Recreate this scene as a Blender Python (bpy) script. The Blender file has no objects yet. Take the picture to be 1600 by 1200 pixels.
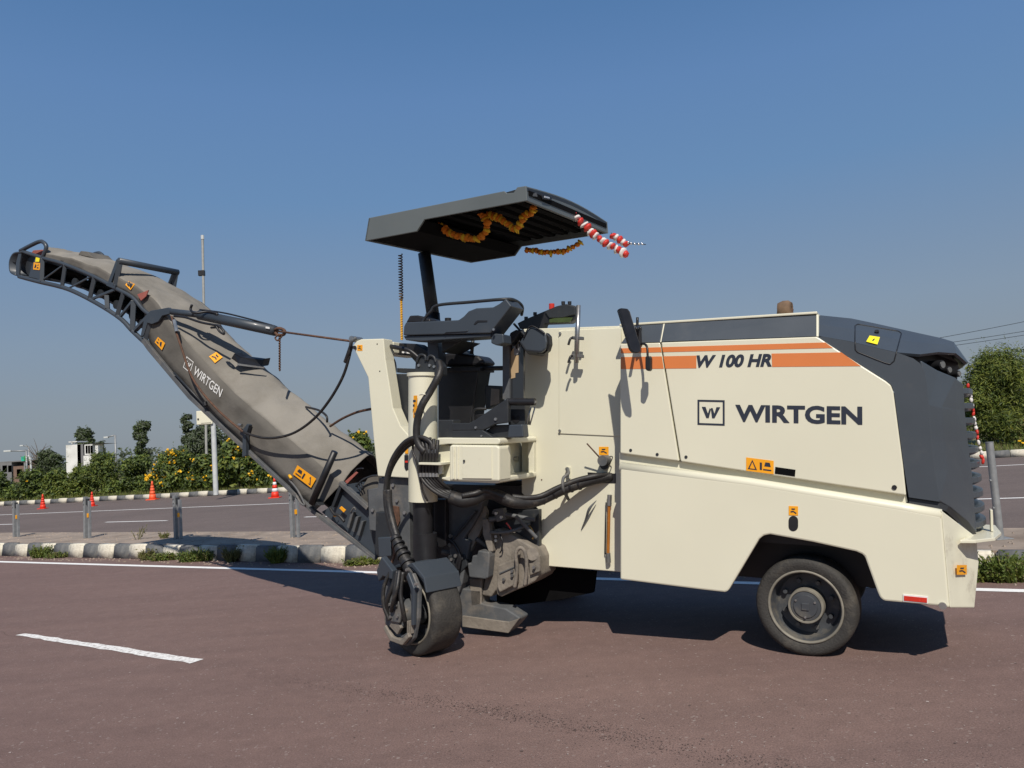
import bpy, bmesh, math, random
from mathutils import Vector, Matrix, noise as mnoise
random.seed(7)
R = math.radians
sc = bpy.context.scene
col = sc.collection

# ------------------------------------------------------------------ camera, sky, sun, exposure
FPX, CAMH, PITCH, ROLL = 1200.0, 1.59, R(4.4), R(3.84)
CAM = Vector((0, 0, CAMH))
CR = Matrix.Rotation(math.pi/2 + PITCH, 3, 'X') @ Matrix.Rotation(-ROLL, 3, 'Z')
cd = bpy.data.cameras.new('camera'); cam = bpy.data.objects.new('camera', cd); col.objects.link(cam)
cd.sensor_width = 36; cd.sensor_fit = 'HORIZONTAL'; cd.lens = 36*FPX/1600; cd.clip_end = 5000; cd.clip_start = .05
cam.matrix_world = Matrix.Translation(CAM) @ CR.to_4x4()
sc.camera = cam
SUN_EL, SUN_AZ = R(46), R(175.5)
w = bpy.data.worlds.new('World'); sc.world = w; w.use_nodes = True
nt = w.node_tree; bg = nt.nodes['Background']
sky = nt.nodes.new('ShaderNodeTexSky'); sky.sky_type = 'NISHITA'; sky.sun_disc = False
sky.sun_elevation = SUN_EL; sky.sun_rotation = SUN_AZ
sky.air_density = 1.0; sky.dust_density = 1.5; sky.ozone_density = 3.0; sky.altitude = 200
# hazy blue gradient by elevation, the same all round, blended over the physical sky
tcw = nt.nodes.new('ShaderNodeTexCoord'); sx = nt.nodes.new('ShaderNodeSeparateXYZ'); nt.links.new(tcw.outputs['Generated'], sx.inputs[0])
gr = nt.nodes.new('ShaderNodeValToRGB'); nt.links.new(sx.outputs['Z'], gr.inputs[0])
cr = gr.color_ramp; cr.elements[0].position = 0; cr.elements[0].color = (.236, .270, .315, 1); cr.elements[1].position = 1; cr.elements[1].color = (.032, .085, .22, 1)
for ps_, c_ in ((.07, (.236, .278, .332)), (.14, (.222, .292, .385)), (.31, (.138, .262, .462)), (.42, (.118, .238, .465)), (.5, (.090, .204, .42))):
    e_ = cr.elements.new(ps_); e_.color = (*c_, 1)
vm = nt.nodes.new('ShaderNodeVectorMath'); vm.operation = 'SCALE'; vm.inputs['Scale'].default_value = 10; nt.links.new(gr.outputs[0], vm.inputs[0])
mxw = nt.nodes.new('ShaderNodeMix'); mxw.data_type = 'RGBA'; mxw.inputs['Factor'].default_value = .88
nt.links.new(sky.outputs[0], mxw.inputs['A']); nt.links.new(vm.outputs[0], mxw.inputs['B'])
nt.links.new(mxw.outputs['Result'], bg.inputs[0]); bg.inputs[1].default_value = 0.1
sl = bpy.data.lights.new('sun', 'SUN'); so = bpy.data.objects.new('sun', sl); col.objects.link(so)
sl.energy = 4.6; sl.angle = R(.53); sl.color = (1, .93, .83)
sdir = Vector((math.sin(SUN_AZ)*math.cos(SUN_EL), math.cos(SUN_AZ)*math.cos(SUN_EL), math.sin(SUN_EL)))
so.rotation_euler = (-sdir).to_track_quat('-Z', 'Y').to_euler()
sc.view_settings.view_transform = 'Standard'; sc.view_settings.look = 'None'
sc.view_settings.exposure = 0; sc.view_settings.gamma = 1

# ------------------------------------------------------------------ helpers
def ray(px, py): return CR @ Vector(((px-800)/FPX, (600-py)/FPX, -1))
def G(px, py, z=0.0):
    v = ray(px, py); return CAM + v*((z-CAMH)/v.z)
def AT(px, py, dist):                     # world point at ground distance y
    v = ray(px, py); return CAM + v*(dist/v.y)
MR = Matrix.Rotation(R(-27), 3, 'Z') @ Matrix.Rotation(R(4.0), 3, 'Y')
M0 = G(1258, 1026); MRT = MR.transposed(); MO = MRT @ (CAM-M0)
def P(px, py, Y):
    v = MRT @ ray(px, py); return MO + v*((Y-MO.y)/v.y)
def PX(px, py, X):
    v = MRT @ ray(px, py); return MO + v*((X-MO.x)/v.x)
def L(wp): return MRT @ (Vector(wp)-M0)    # world -> machine
def PP(pts, Y=None):
    out = []
    for q in pts:
        out.append(P(q[0], q[1], q[2] if len(q) > 2 else Y))
    return out

MATS = {}
def mat(name, c, rough=.5, var=.12, vs=6, bump=0., bs=60, metal=0, coat=0, c2=None, dirt=None, dirt_amt=0, trans=0, spec=.5, emit=None):
    if name in MATS: return MATS[name]
    m = bpy.data.materials.new(name); m.use_nodes = True; n = m.node_tree.nodes; l = m.node_tree.links
    b = n['Principled BSDF']; b.inputs['Roughness'].default_value = rough; b.inputs['Metallic'].default_value = metal
    b.inputs['Coat Weight'].default_value = coat; b.inputs['Coat Roughness'].default_value = .15
    b.inputs['Specular IOR Level'].default_value = spec
    tc = n.new('ShaderNodeTexCoord')
    nz = n.new('ShaderNodeTexNoise'); nz.inputs['Scale'].default_value = vs; nz.inputs['Detail'].default_value = 6
    l.new(tc.outputs['Object'], nz.inputs['Vector'])
    rp = n.new('ShaderNodeValToRGB'); l.new(nz.outputs['Fac'], rp.inputs[0])
    rp.color_ramp.elements[0].position = .3; rp.color_ramp.elements[1].position = .7
    a = [x*(1-var) for x in c]; z = [min(1, x*(1+var)) for x in (c2 or c)]
    rp.color_ramp.elements[0].color = (*a, 1); rp.color_ramp.elements[1].color = (*z, 1)
    out = rp.outputs[0]
    if dirt:
        n2 = n.new('ShaderNodeTexNoise'); n2.inputs['Scale'].default_value = vs*.6; n2.inputs['Detail'].default_value = 9; n2.inputs['Roughness'].default_value = .7
        l.new(tc.outputs['Object'], n2.inputs['Vector'])
        r2 = n.new('ShaderNodeValToRGB'); l.new(n2.outputs['Fac'], r2.inputs[0])
        r2.color_ramp.elements[0].position = .62-dirt_amt*.45; r2.color_ramp.elements[1].position = .85-dirt_amt*.3
        mx = n.new('ShaderNodeMix'); mx.data_type = 'RGBA'
        l.new(r2.outputs[0], mx.inputs['Factor']); l.new(out, mx.inputs['A']); mx.inputs['B'].default_value = (*dirt, 1)
        out = mx.outputs['Result']
    l.new(out, b.inputs['Base Color'])
    rr = n.new('ShaderNodeMapRange'); rr.inputs['To Min'].default_value = max(0, rough-.08); rr.inputs['To Max'].default_value = min(1, rough+.1)
    l.new(nz.outputs['Fac'], rr.inputs['Value']); l.new(rr.outputs[0], b.inputs['Roughness'])
    if bump:
        nb = n.new('ShaderNodeTexNoise'); nb.inputs['Scale'].default_value = bs; nb.inputs['Detail'].default_value = 4
        l.new(tc.outputs['Object'], nb.inputs['Vector'])
        bm_ = n.new('ShaderNodeBump'); bm_.inputs['Strength'].default_value = bump; bm_.inputs['Distance'].default_value = .02
        l.new(nb.outputs['Fac'], bm_.inputs['Height']); l.new(bm_.outputs[0], b.inputs['Normal'])
    if trans:
        t = n.new('ShaderNodeBsdfTranslucent'); l.new(out, t.inputs[0])
        ms = n.new('ShaderNodeMixShader'); ms.inputs[0].default_value = trans
        l.new(b.outputs[0], ms.inputs[1]); l.new(t.outputs[0], ms.inputs[2]); l.new(ms.outputs[0], n['Material Output'].inputs[0])
    MATS[name] = m; return m

CREAM = mat('cream_paint', (.69, .668, .525), .36, .03, 1.1, coat=.25, bump=.03, bs=3.5, dirt=(.42, .36, .26), dirt_amt=.05)
CREAMD = mat('scuffed_cream_paint', (.69, .668, .525), .42, .05, 7, bump=.05, bs=12, dirt=(.30, .26, .2), dirt_amt=.17)
GREY = mat('grey_paint', (.038, .048, .061), .46, .06, 3, coat=.15, bump=.02, bs=14, dirt=(.075, .078, .08), dirt_amt=.10)
DGREY = mat('dark_grey_plastic', (.021, .024, .028), .5, .12, 8, bump=.03, bs=120, dirt=(.08, .075, .065), dirt_amt=.08)
BLACK = mat('black_plastic', (.012, .012, .014), .45, .2, 10)
RUBBER = mat('hose_rubber', (.018, .017, .017), .5, .2, 20, bump=.1, bs=90, dirt=(.10, .085, .065), dirt_amt=.16)
TYRE = mat('tyre_rubber', (.034, .032, .029), .75, .2, 10, bump=.3, bs=70, dirt=(.10, .088, .07), dirt_amt=.24)
RIM = mat('rim_paint', (.05, .055, .062), .5, .15, 9, dirt=(.17, .15, .115), dirt_amt=.22)
RIMEDGE = mat('worn_rim_edge', (.20, .185, .15), .6, .2, 14)
DIRTY = mat('dusty_steel', (.20, .175, .145), .75, .25, 7, bump=.25, bs=40, dirt=(.07, .065, .06), dirt_amt=.2)
DUSTGREY = mat('dusty_grey_steel', (.085, .09, .095), .6, .2, 6, bump=.1, bs=50, dirt=(.2, .175, .145), dirt_amt=.26)
STEEL = mat('bare_steel', (.42, .42, .41), .35, .12, 14, metal=.85)
RUST = mat('rusty_steel', (.10, .05, .03), .8, .35, 25, bump=.3, bs=90)
ORANGE = mat('orange_stripe', (.66, .20, .055), .42, .03, 3, coat=.2)
INK = mat('lettering_ink', (.022, .028, .045), .45, .05, 5)
CANG = mat('canopy_grey', (.108, .124, .126), .5, .06, 3, bump=.02, bs=14, dirt=(.12, .125, .12), dirt_amt=.1)
COWL = mat('cowl_grey', (.050, .061, .074), .42, .06, 3, coat=.25, bump=.02, bs=9, dirt=(.085, .09, .095), dirt_amt=.1)
UNDER = mat('deep_shade_black', (.004, .004, .0045), .9, .2, 10, spec=.1)  # shade under the canopy and in gaps put into the near-black colour
WHITEINK = mat('white_lettering', (.72, .72, .70), .55, .05, 9)
STICK = mat('orange_sticker', (.85, .36, .01), .45, .05, 9)
STICKY = mat('yellow_sticker', (.88, .75, .02), .45, .05, 9)
REDREF = mat('red_reflector', (.55, .03, .015), .25, .1, 40, coat=.5)
GLASS = mat('dark_glass', (.02, .022, .026), .08, .1, 4, coat=.6)
LENS = mat('lamp_lens', (.45, .47, .5), .1, .1, 30, coat=.8)
CARD = mat('brown_cardboard', (.42, .30, .17), .7, .08, 9)
YELLOWCORD = mat('yellow_cord', (.75, .40, .02), .5, .1, 30)
OAKRED = mat('faded_red_cloth', (.30, .09, .07), .8, .15, 12)
AMBER = mat('amber_tube', (.36, .13, .02), .25, .1, 12, coat=.5)

def tag(o, label=None, cat=None, group=None, kind=None):
    if label: o['label'] = label
    if cat: o['category'] = cat
    if group: o['group'] = group
    if kind: o['kind'] = kind
    return o
def empty(name, loc=(0, 0, 0), parent=None):
    o = bpy.data.objects.new(name, None); col.objects.link(o); o.location = loc; o.empty_display_size = .1
    if parent: o.parent = parent
    return o
def link(name, me, m, parent=None, bevel=0, smooth=False):
    o = bpy.data.objects.new(name, me); col.objects.link(o)
    for x in (m if isinstance(m, (list, tuple)) else [m]):
        if len(me.materials) < (len(m) if isinstance(m, (list, tuple)) else 1): me.materials.append(x)
    if parent: o.parent = parent
    if smooth:
        for p in me.polygons: p.use_smooth = True
    if bevel:
        b = o.modifiers.new('bevel', 'BEVEL'); b.width = bevel; b.segments = 2; b.limit_method = 'ANGLE'; b.angle_limit = R(25)
    return o
def build(name, vs, fs, m, parent=None, bevel=0, smooth=False, fix=True):
    me = bpy.data.meshes.new(name); me.from_pydata([tuple(v) for v in vs], [], fs)
    if fix:
        bm = bmesh.new(); bm.from_mesh(me); bmesh.ops.recalc_face_normals(bm, faces=bm.faces); bm.to_mesh(me); bm.free()
    me.update(); return link(name, me, m, parent, bevel, smooth)
def prism(name, poly, off, m, parent=None, bevel=0):
    n = len(poly); vs = list(poly) + [p+off for p in poly]
    fs = [list(range(n)), list(range(2*n-1, n-1, -1))] + [[i, (i+1) % n, n+(i+1) % n, n+i] for i in range(n)]
    return build(name, vs, fs, m, parent, bevel)
def plate(name, pts, Y, th, m, parent, bevel=.006):
    return prism(name, PP(pts, Y), Vector((0, th, 0)), m, parent, bevel)
def box(name, a, b, m, parent=None, bevel=0):
    x0, y0, z0 = a; x1, y1, z1 = b
    return prism(name, [Vector(q) for q in ((x0, y0, z0), (x1, y0, z0), (x1, y0, z1), (x0, y0, z1))], Vector((0, y1-y0, 0)), m, parent, bevel)
def smooth(pts, n=6):
    out = []; k = len(pts)
    for i in range(k-1):
        p0, p1, p2, p3 = pts[max(i-1, 0)], pts[i], pts[i+1], pts[min(i+2, k-1)]
        for j in range(n):
            t = j/n
            out.append(.5*((2*p1)+(p2-p0)*t+(2*p0-5*p1+4*p2-p3)*t*t+(3*p1-p0-3*p2+p3)*t**3))
    out.append(pts[-1].copy()); return out
def tubegeo(pts, r, sides=8, rot=0):
    vs, fs = [], []; up = None; n = len(pts)
    for i, p in enumerate(pts):
        d = (pts[min(i+1, n-1)]-pts[max(i-1, 0)]).normalized()
        if up is None: up = d.orthogonal().normalized() if abs(d.z) > .9 else (Vector((0, 0, 1))-d*d.z).normalized()
        else: up = (up-d*up.dot(d)).normalized()
        s = d.cross(up); rr = r[i] if isinstance(r, (list, tuple)) else r
        for k in range(sides):
            a = 2*math.pi*k/sides + rot
            vs.append(p+(up*math.cos(a)+s*math.sin(a))*rr)
    for i in range(n-1):
        for k in range(sides):
            fs.append([i*sides+k, i*sides+(k+1) % sides, (i+1)*sides+(k+1) % sides, (i+1)*sides+k])
    fs.append(list(range(sides))[::-1]); fs.append([(n-1)*sides+k for k in range(sides)])
    return vs, fs
def tube(name, pts, r, m, parent=None, sides=10, sm=6):
    pts = [Vector(p) for p in pts]
    if sm and len(pts) > 2:
        if isinstance(r, (list, tuple)):
            r2 = []
            for i in range(len(r)-1): r2 += [r[i]+(r[i+1]-r[i])*j/sm for j in range(sm)]
            r = r2+[r[-1]]
        pts = smooth(pts, sm)
    vs, fs = tubegeo(pts, r, sides); return build(name, vs, fs, m, parent, 0, True, False)
def bar(name, a, b, wd, m, parent=None):
    vs, fs = tubegeo([Vector(a), Vector(b)], wd*.7071, 4, math.pi/4); return build(name, vs, fs, m, parent, .002)
def lathegeo(prof, n=40, axis='Y'):
    vs, fs = [], []; k = len(prof)
    for i in range(n):
        a = 2*math.pi*i/n
        for (r, t) in prof: vs.append(Vector((r*math.cos(a), t, r*math.sin(a))))
    for i in range(n):
        for j in range(k-1):
            fs.append([i*k+j, i*k+j+1, ((i+1) % n)*k+j+1, ((i+1) % n)*k+j])
    return vs, fs
def lathe(name, prof, m, parent=None, n=40, sharp=True):
    vs, fs = lathegeo(prof, n); o = build(name, vs, fs, m, parent, 0, True)
    if sharp:
        md = o.modifiers.new('es', 'EDGE_SPLIT'); md.split_angle = R(35)
    return o
def cyl(name, a, b, r, m, parent=None, sides=20, bevel=.003):
    a, b = Vector(a), Vector(b); vs, fs = tubegeo([a, b], r, sides)
    o = build(name, vs, fs, m, parent, 0, True); md = o.modifiers.new('es', 'EDGE_SPLIT'); md.split_angle = R(40); return o

def textmesh(s, off=.02, shear=0):
    c = bpy.data.curves.new('t', 'FONT'); c.body = s; c.size = 1; c.offset = off; c.shear = shear; c.resolution_u = 4
    o = bpy.data.objects.new('t', c); col.objects.link(o)
    bpy.context.view_layer.update()
    me = bpy.data.meshes.new_from_object(o.evaluated_get(bpy.context.evaluated_depsgraph_get()))
    vs = [v.co.copy() for v in me.vertices]; fs = [list(p.vertices) for p in me.polygons]
    bpy.data.objects.remove(o); bpy.data.curves.remove(c); bpy.data.meshes.remove(me)
    return vs, fs
def lettering(name, s, bl, br, tl, m, parent, off=.02, shear=0, lift=Vector((0, -.003, 0))):
    vs, fs = textmesh(s, off, shear)
    x0 = min(v.x for v in vs); x1 = max(v.x for v in vs); y0 = min(v.y for v in vs); y1 = max(v.y for v in vs)
    out = [bl+(br-bl)*((v.x-x0)/(x1-x0))+(tl-bl)*((v.y-y0)/(y1-y0))+lift for v in vs]
    return build(name, out, fs, m, parent, 0, False, False)
def strokes(name, polys, bl, br, tl, m, parent, lift):
    vs, fs = [], []
    for pl in polys:
        b = len(vs); vs += [bl+(br-bl)*u+(tl-bl)*v+lift for u, v in pl]; fs.append(list(range(b, b+len(pl))))
    return build(name, vs, fs, m, parent, 0, False, False)
MARKS = {
 'warn': [[(.2, .15), (.8, .15), (.5, .85)]],
 'text': [[(.15, .7), (.85, .7), (.85, .8), (.15, .8)], [(.25, .5), (.7, .5), (.7, .6), (.25, .6)], [(.2, .2), (.45, .2), (.6, .38), (.35, .42)], [(.62, .15), (.8, .15), (.78, .32)]],
 'boot': [[(.3, .75), (.7, .75), (.65, .6), (.3, .6)], [(.2, .3), (.5, .35), (.8, .15), (.85, .28), (.5, .5), (.2, .45)]],
 'hand': [[(.15, .2), (.4, .25), (.5, .6), (.3, .8)], [(.55, .2), (.85, .2), (.85, .35), (.6, .4)], [(.6, .6), (.8, .6), (.8, .8)]],
 'wide': [[(.06, .15), (.40, .15), (.23, .88)], [(.5, .2), (.58, .2), (.58, .75), (.5, .75)], [(.62, .2), (.92, .2), (.92, .3), (.62, .3)], [(.66, .5), (.9, .5), (.86, .8), (.70, .8)]],
}
def sticker(bl, br, tr, tl, Y, parent, mk='text', m=None, name='warning_sticker', lift=-.003):
    q = PP([bl, br, tr, tl], Y); off = (q[1]-q[0]).cross(q[3]-q[0]).normalized()
    if off.y > 0: off = -off
    o = build(name, [p+off*.003 for p in q]+[p+off*.0005 for p in q], [[0, 1, 2, 3], [4, 5, 1, 0], [5, 6, 2, 1], [6, 7, 3, 2], [7, 4, 0, 3]], m or STICK, parent)
    if mk:
        if mk == 'wide':
            strokes('pictogram', MARKS[mk][:1], q[0], q[1], q[3], INK, o, off*.0045)
            strokes('pictogram', [[(.13, .22), (.33, .22), (.23, .7)]], q[0], q[1], q[3], m or STICK, o, off*.0055)
            strokes('pictogram', MARKS[mk][1:], q[0], q[1], q[3], INK, o, off*.0045)
        else: strokes('pictogram', MARKS[mk], q[0], q[1], q[3], INK, o, off*.0045)
    return o
def bolt(px, py, Y, r, m, parent, d=.012):
    c = P(px, py, Y); return cyl('bolt', c, c+Vector((0, -d, 0)), r, m, parent, 8)

# ------------------------------------------------------------------ the setting
def asphalt(name, c, c2, speck, scale=1.0, patch=None, bump=.5):
    m = bpy.data.materials.new(name); m.use_nodes = True; n = m.node_tree.nodes; l = m.node_tree.links
    b = n['Principled BSDF']; b.inputs['Roughness'].default_value = .85; b.inputs['Specular IOR Level'].default_value = .3
    tc = n.new('ShaderNodeTexCoord')
    def nz(s, d=5, r=.6):
        t = n.new('ShaderNodeTexNoise'); t.inputs['Scale'].default_value = s; t.inputs['Detail'].default_value = d; t.inputs['Roughness'].default_value = r
        l.new(tc.outputs['Object'], t.inputs['Vector']); return t
    def ramp(src, p0, p1, a, z):
        r = n.new('ShaderNodeValToRGB'); l.new(src, r.inputs[0]); e = r.color_ramp.elements
        e[0].position = p0; e[1].position = p1; e[0].color = (*a, 1); e[1].color = (*z, 1); return r.outputs[0]
    def mix(f, a, b_, mode='MIX'):
        x = n.new('ShaderNodeMix'); x.data_type = 'RGBA'; x.blend_type = mode
        if isinstance(f, float): x.inputs['Factor'].default_value = f
        else: l.new(f, x.inputs['Factor'])
        l.new(a, x.inputs['A']); l.new(b_, x.inputs['B']); return x.outputs['Result']
    big = ramp(nz(.35, 6, .65).outputs['Fac'], .3, .7, c, c2)
    grain = ramp(nz(95*scale, 3, .8).outputs['Fac'], .35, .7, (.66,)*3, (1.26,)*3)
    mid = ramp(nz(7, 6, .75).outputs['Fac'], .3, .75, (.86,)*3, (1.1,)*3)
    out = mix(1.0, big, grain, 'MULTIPLY'); out = mix(1.0, out, mid, 'MULTIPLY')
    vo = n.new('ShaderNodeTexVoronoi'); vo.inputs['Scale'].default_value = 75*scale; l.new(tc.outputs['Object'], vo.inputs['Vector'])
    vr = n.new('ShaderNodeValToRGB'); l.new(vo.outputs['Color'], vr.inputs[0])
    vr.color_ramp.elements[0].position = .87; vr.color_ramp.elements[1].position = .97; vr.color_ramp.elements[0].color = (0, 0, 0, 1)
    sp = n.new('ShaderNodeRGB'); sp.outputs[0].default_value = (*speck, 1)
    out = mix(vr.outputs[0], out, sp.outputs[0])
    # worn streaks and fine stains along the road
    mp = n.new('ShaderNodeMapping'); mp.inputs['Rotation'].default_value = (0, 0, R(28.8)); mp.inputs['Scale'].default_value = (.25, 2.2, 1)
    l.new(tc.outputs['Object'], mp.inputs[0]); st = n.new('ShaderNodeTexNoise'); st.inputs['Scale'].default_value = 1.3; st.inputs['Detail'].default_value = 7; st.inputs['Roughness'].default_value = .65
    l.new(mp.outputs[0], st.inputs['Vector'])
    out = mix(1.0, out, ramp(st.outputs['Fac'], .32, .66, (.90, .90, .905), (1.05, 1.045, 1.04)), 'MULTIPLY')
    l.new(out, b.inputs['Base Color'])
    bp = n.new('ShaderNodeBump'); bp.inputs['Strength'].default_value = bump; bp.inputs['Distance'].default_value = .008
    l.new(nz(120*scale, 3, .7).outputs['Fac'], bp.inputs['Height']); l.new(bp.outputs[0], b.inputs['Normal'])
    return m
ROADM = asphalt('near_road_asphalt', (.190, .124, .108), (.222, .148, .129), (.30, .245, .22))
FARROAD = asphalt('far_road_asphalt', (.15, .118, .105), (.185, .145, .13), (.26, .22, .2), .6)
SOIL = mat('dry_soil', (.22, .165, .10), .95, .3, .6, bump=.4, bs=6, c2=(.16, .16, .07))
VERGE = mat('dry_grass_ground', (.20, .155, .075), .95, .3, 1.5, bump=.5, bs=12, c2=(.12, .13, .045))
CONC = mat('median_concrete', (.30, .24, .19), .9, .2, 2.5, bump=.35, bs=30, dirt=(.16, .12, .09), dirt_amt=.3)
WPAINT = mat('road_white_paint', (.86, .85, .82), .75, .06, 14, dirt=(.4, .34, .3), dirt_amt=.08, bump=.2, bs=80)
KW = mat('kerb_white_paint', (.64, .60, .50), .85, .15, 9, bump=.35, bs=25, dirt=(.22, .18, .14), dirt_amt=.38)
KB = mat('kerb_black_paint', (.12, .125, .13), .8, .25, 9, bump=.35, bs=25, dirt=(.22, .20, .17), dirt_amt=.32)
K0, KU, KV = Vector((-2.4, 11.28, 0)), Vector((.876, -.482, 0)), Vector((.482, .876, 0))
def K(s, v, z=0): return K0+KU*s+KV*v+Vector((0, 0, z))
F0, FU, FV = Vector((-11.56, 36.68, 0)), Vector((.935, -.354, 0)), Vector((.354, .935, 0))
def F(s, v, z=0): return F0+FU*s+FV*v+Vector((0, 0, z))
def sheet(name, pts, m, kind='structure', parent=None):
    o = build(name, pts, [list(range(len(pts)))], m, parent, 0, False, False)
    if o.data.polygons[0].normal.z < 0: o.data.flip_normals()
    if kind and not parent: o['kind'] = kind
    return o
sheet('terrain', [Vector((-1800, -600, -.03)), Vector((1800, -600, -.03)), Vector((1800, 2600, -.03)), Vector((-1800, 2600, -.03))], SOIL)
road = sheet('near_road', [K(-90, -45), K(70, -45), K(70, .02), K(-90, .02)], ROADM)
far_road = sheet('far_road', [K(-90, 1.85), K(60, 1.85), F(75, .1), F(-75, .1)], FARROAD)
sheet('verge', [F(-75, .05, .14), F(75, .05, .14), F(75, 16, .5), F(-75, 16, .5)], VERGE)
# median: a raised slab with a top and a back edge
md = prism('median', [K(-80, .16, .235), K(60, .16, .235), K(60, 1.85, .235), K(-80, 1.85, .235)], Vector((0, 0, -.235)), CONC); md['kind'] = 'structure'
# painted lines on the near road
def strip(name, a, b, wd, z, m, parent):
    d = (b-a).normalized(); s = Vector((-d.y, d.x, 0))*wd/2; k = max(1, int((b-a).length/1.2)); vs = []
    for i in range(k+1):
        p = a+(b-a)*i/k; j = (random.random()-.5)*.012
        vs += [p+s*(1+j)+Vector((0, 0, z)), p-s*(1+j)+Vector((0, 0, z))]
    o = build(name, vs, [[2*i, 2*i+1, 2*i+3, 2*i+2] for i in range(k)], m, parent, 0, False, False)
    if o.data.polygons[0].normal.z < 0: o.data.flip_normals()
    return o
strip('edge_line', K(-60, -.60), K(45, -.60), .13, .004, WPAINT, road)
dq = [G(24, 993), G(40, 990), G(318, 1030.5), G(298, 1037)]
vs = []
for i in range(25):
    t = i/24; a, b = dq[1].lerp(dq[2], t), dq[0].lerp(dq[3], t); j = random.uniform(-.012, .012); j2 = random.uniform(-.012, .012)
    e = (a-b).normalized(); vs += [a+e*j+Vector((0, 0, .004)), b+e*j2+Vector((0, 0, .004))]
WCHIP = mat('chipped_white_paint', (.86, .85, .82), .75, .06, 40, dirt=(.20, .136, .11), dirt_amt=.36, bump=.3, bs=80)
o = build('lane_dash', vs, [[2*i, 2*i+1, 2*i+3, 2*i+2] for i in range(24)], WCHIP, road, 0, False, False)
if o.data.polygons[0].normal.z < 0: o.data.flip_normals()
# a worn joint and some thin cracks in the near road
CRK = mat('crack_tar', (.11, .076, .066), .9, .3, 8)
def crack(pxs, wd):
    pts = smooth([G(*q) for q in pxs], 14); vs = []
    for i, p in enumerate(pts):
        d = (pts[min(i+1, len(pts)-1)]-pts[max(i-1, 0)]).normalized(); s = Vector((-d.y, d.x, 0)); w_ = wd*max(.12, .5+mnoise.noise(p*3.1)); j = s*mnoise.noise(p*5+Vector((7, 0, 0)))*.05
        vs += [p+j+s*w_+Vector((0, 0, .003)), p+j-s*w_+Vector((0, 0, .003))]
    o = build('crack', vs, [[2*i, 2*i+1, 2*i+3, 2*i+2] for i in range(len(pts)-1)], CRK, road, 0, False, False)
    if o.data.polygons[0].normal.z < 0: o.data.flip_normals()
for q in ([(0, 987), (14, 993), (30, 1000)],): crack(q, .004)
# grainy worn joint across the near road and stray chips, too fine to count
PIT = mat('dark_road_pits', (.105, .074, .066), .95, .3, 8); CHIP = mat('pale_road_chips', (.42, .36, .33), .9, .2, 8)
jl = smooth([G(*q) for q in ((330, 1034), (430, 1058), (520, 1074), (620, 1088), (720, 1104), (800, 1118), (900, 1136), (1010, 1160), (1130, 1186), (1260, 1210))], 12)
def flecks(name, pts, m, label=None):
    vs, fs = [], []
    for p, r_ in pts:
        k = len(vs); a = random.uniform(0, 6.28); n_ = 5
        for t in range(n_): b = a+t*6.283/n_; q = r_*random.uniform(.5, 1.2); vs.append(Vector((p.x+math.cos(b)*q, p.y+math.sin(b)*q, .003)))
        fs.append(list(range(k, k+n_)))
    o = build(name, vs, fs, m, road, 0, False, False); o['kind'] = 'stuff'; return o
pp = []
for _ in range(3200):
    u = random.random(); i_ = random.randrange(len(jl)-1); c = jl[i_].lerp(jl[i_+1], random.random()); wv = .5+.5*mnoise.noise(c*1.7)
    if random.random() > wv+.15: continue
    pp.append((c+Vector((random.gauss(0, .05), random.gauss(0, .07), 0)), random.uniform(.0015, .0055)))
flecks('joint_pits', pp, PIT)
pp = []
for _ in range(2600):
    c = G(random.uniform(-60, 1660), 940+random.random()**.8*290); pp.append((c, random.uniform(.0015, .0045)*(1+(random.random() < .03)*1.5)))
flecks('road_pits', pp[:1500], PIT); flecks('road_chips', pp[1500:], CHIP)
# far road lines
for a, b in (((-22.6, 33.2), (-7.9, 27.3)), ((-7.9, 27.3), (15.5, 22.0)), ((15.5, 22.0), (30, 18.2))):
    strip('edge_line', Vector((*a, 0)), Vector((*b, 0)), .15, .004, WPAINT, far_road)
for a, b in (((-20.5, 27.6), (-17.0, 26.0)), ((-12.81, 23.92), (-10.4, 22.8)), ((-5.75, 20.65), (-3.4, 19.5)), ((1.3, 17.3), (3.7, 16.2)), ((8.2, 14.3), (10.6, 13.3))):
    strip('lane_dash', Vector((*a, 0)), Vector((*b, 0)), .13, .004, WPAINT, far_road)
# kerb stones, one object each
def stone_mesh(name, ln, dp, ht, m, n=3):
    me = bpy.data.meshes.new(name); bm = bmesh.new()
    bmesh.ops.create_cube(bm, size=1); bmesh.ops.scale(bm, vec=(ln, dp, ht), verts=bm.verts)
    bmesh.ops.translate(bm, vec=(0, dp/2, ht/2), verts=bm.verts)
    for v in bm.verts:
        if v.co.z > ht*.6 and v.co.y < dp*.5: v.co.y += .035
    ed = [e for e in bm.edges if all(v.co.z > ht*.6 for v in e.verts) or abs(e.verts[0].co.z-e.verts[1].co.z) > ht*.5]
    bmesh.ops.bevel(bm, geom=ed, offset=.022, segments=2, affect='EDGES')
    for v in bm.verts: v.co += mnoise.noise_vector(v.co*7+Vector((n*5, 0, 0)))*.015
    bm.to_mesh(me); bm.free(); me.materials.append(m)
    for p in me.polygons: p.use_smooth = True
    return me
def kerb_row(root, base, ud, s0, s1, step, ms, z0=0):
    ang = math.atan2(ud.y, ud.x); k = 0; s = s0
    while s < s1:
        me = ms[k % 2][random.randrange(3)]
        o = bpy.data.objects.new('kerb_stone', me); col.objects.link(o); o.parent = root
        o.location = base(s, random.uniform(-.012, .012), z0+random.uniform(-.012, .008)); o.rotation_euler = (random.uniform(-.02, .02), random.uniform(-.015, .015), ang+random.uniform(-.02, .02))
        o.scale = (1, 1, random.uniform(.97, 1.04)); s += step; k += 1
kr = empty('kerb'); kr['kind'] = 'structure'
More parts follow.
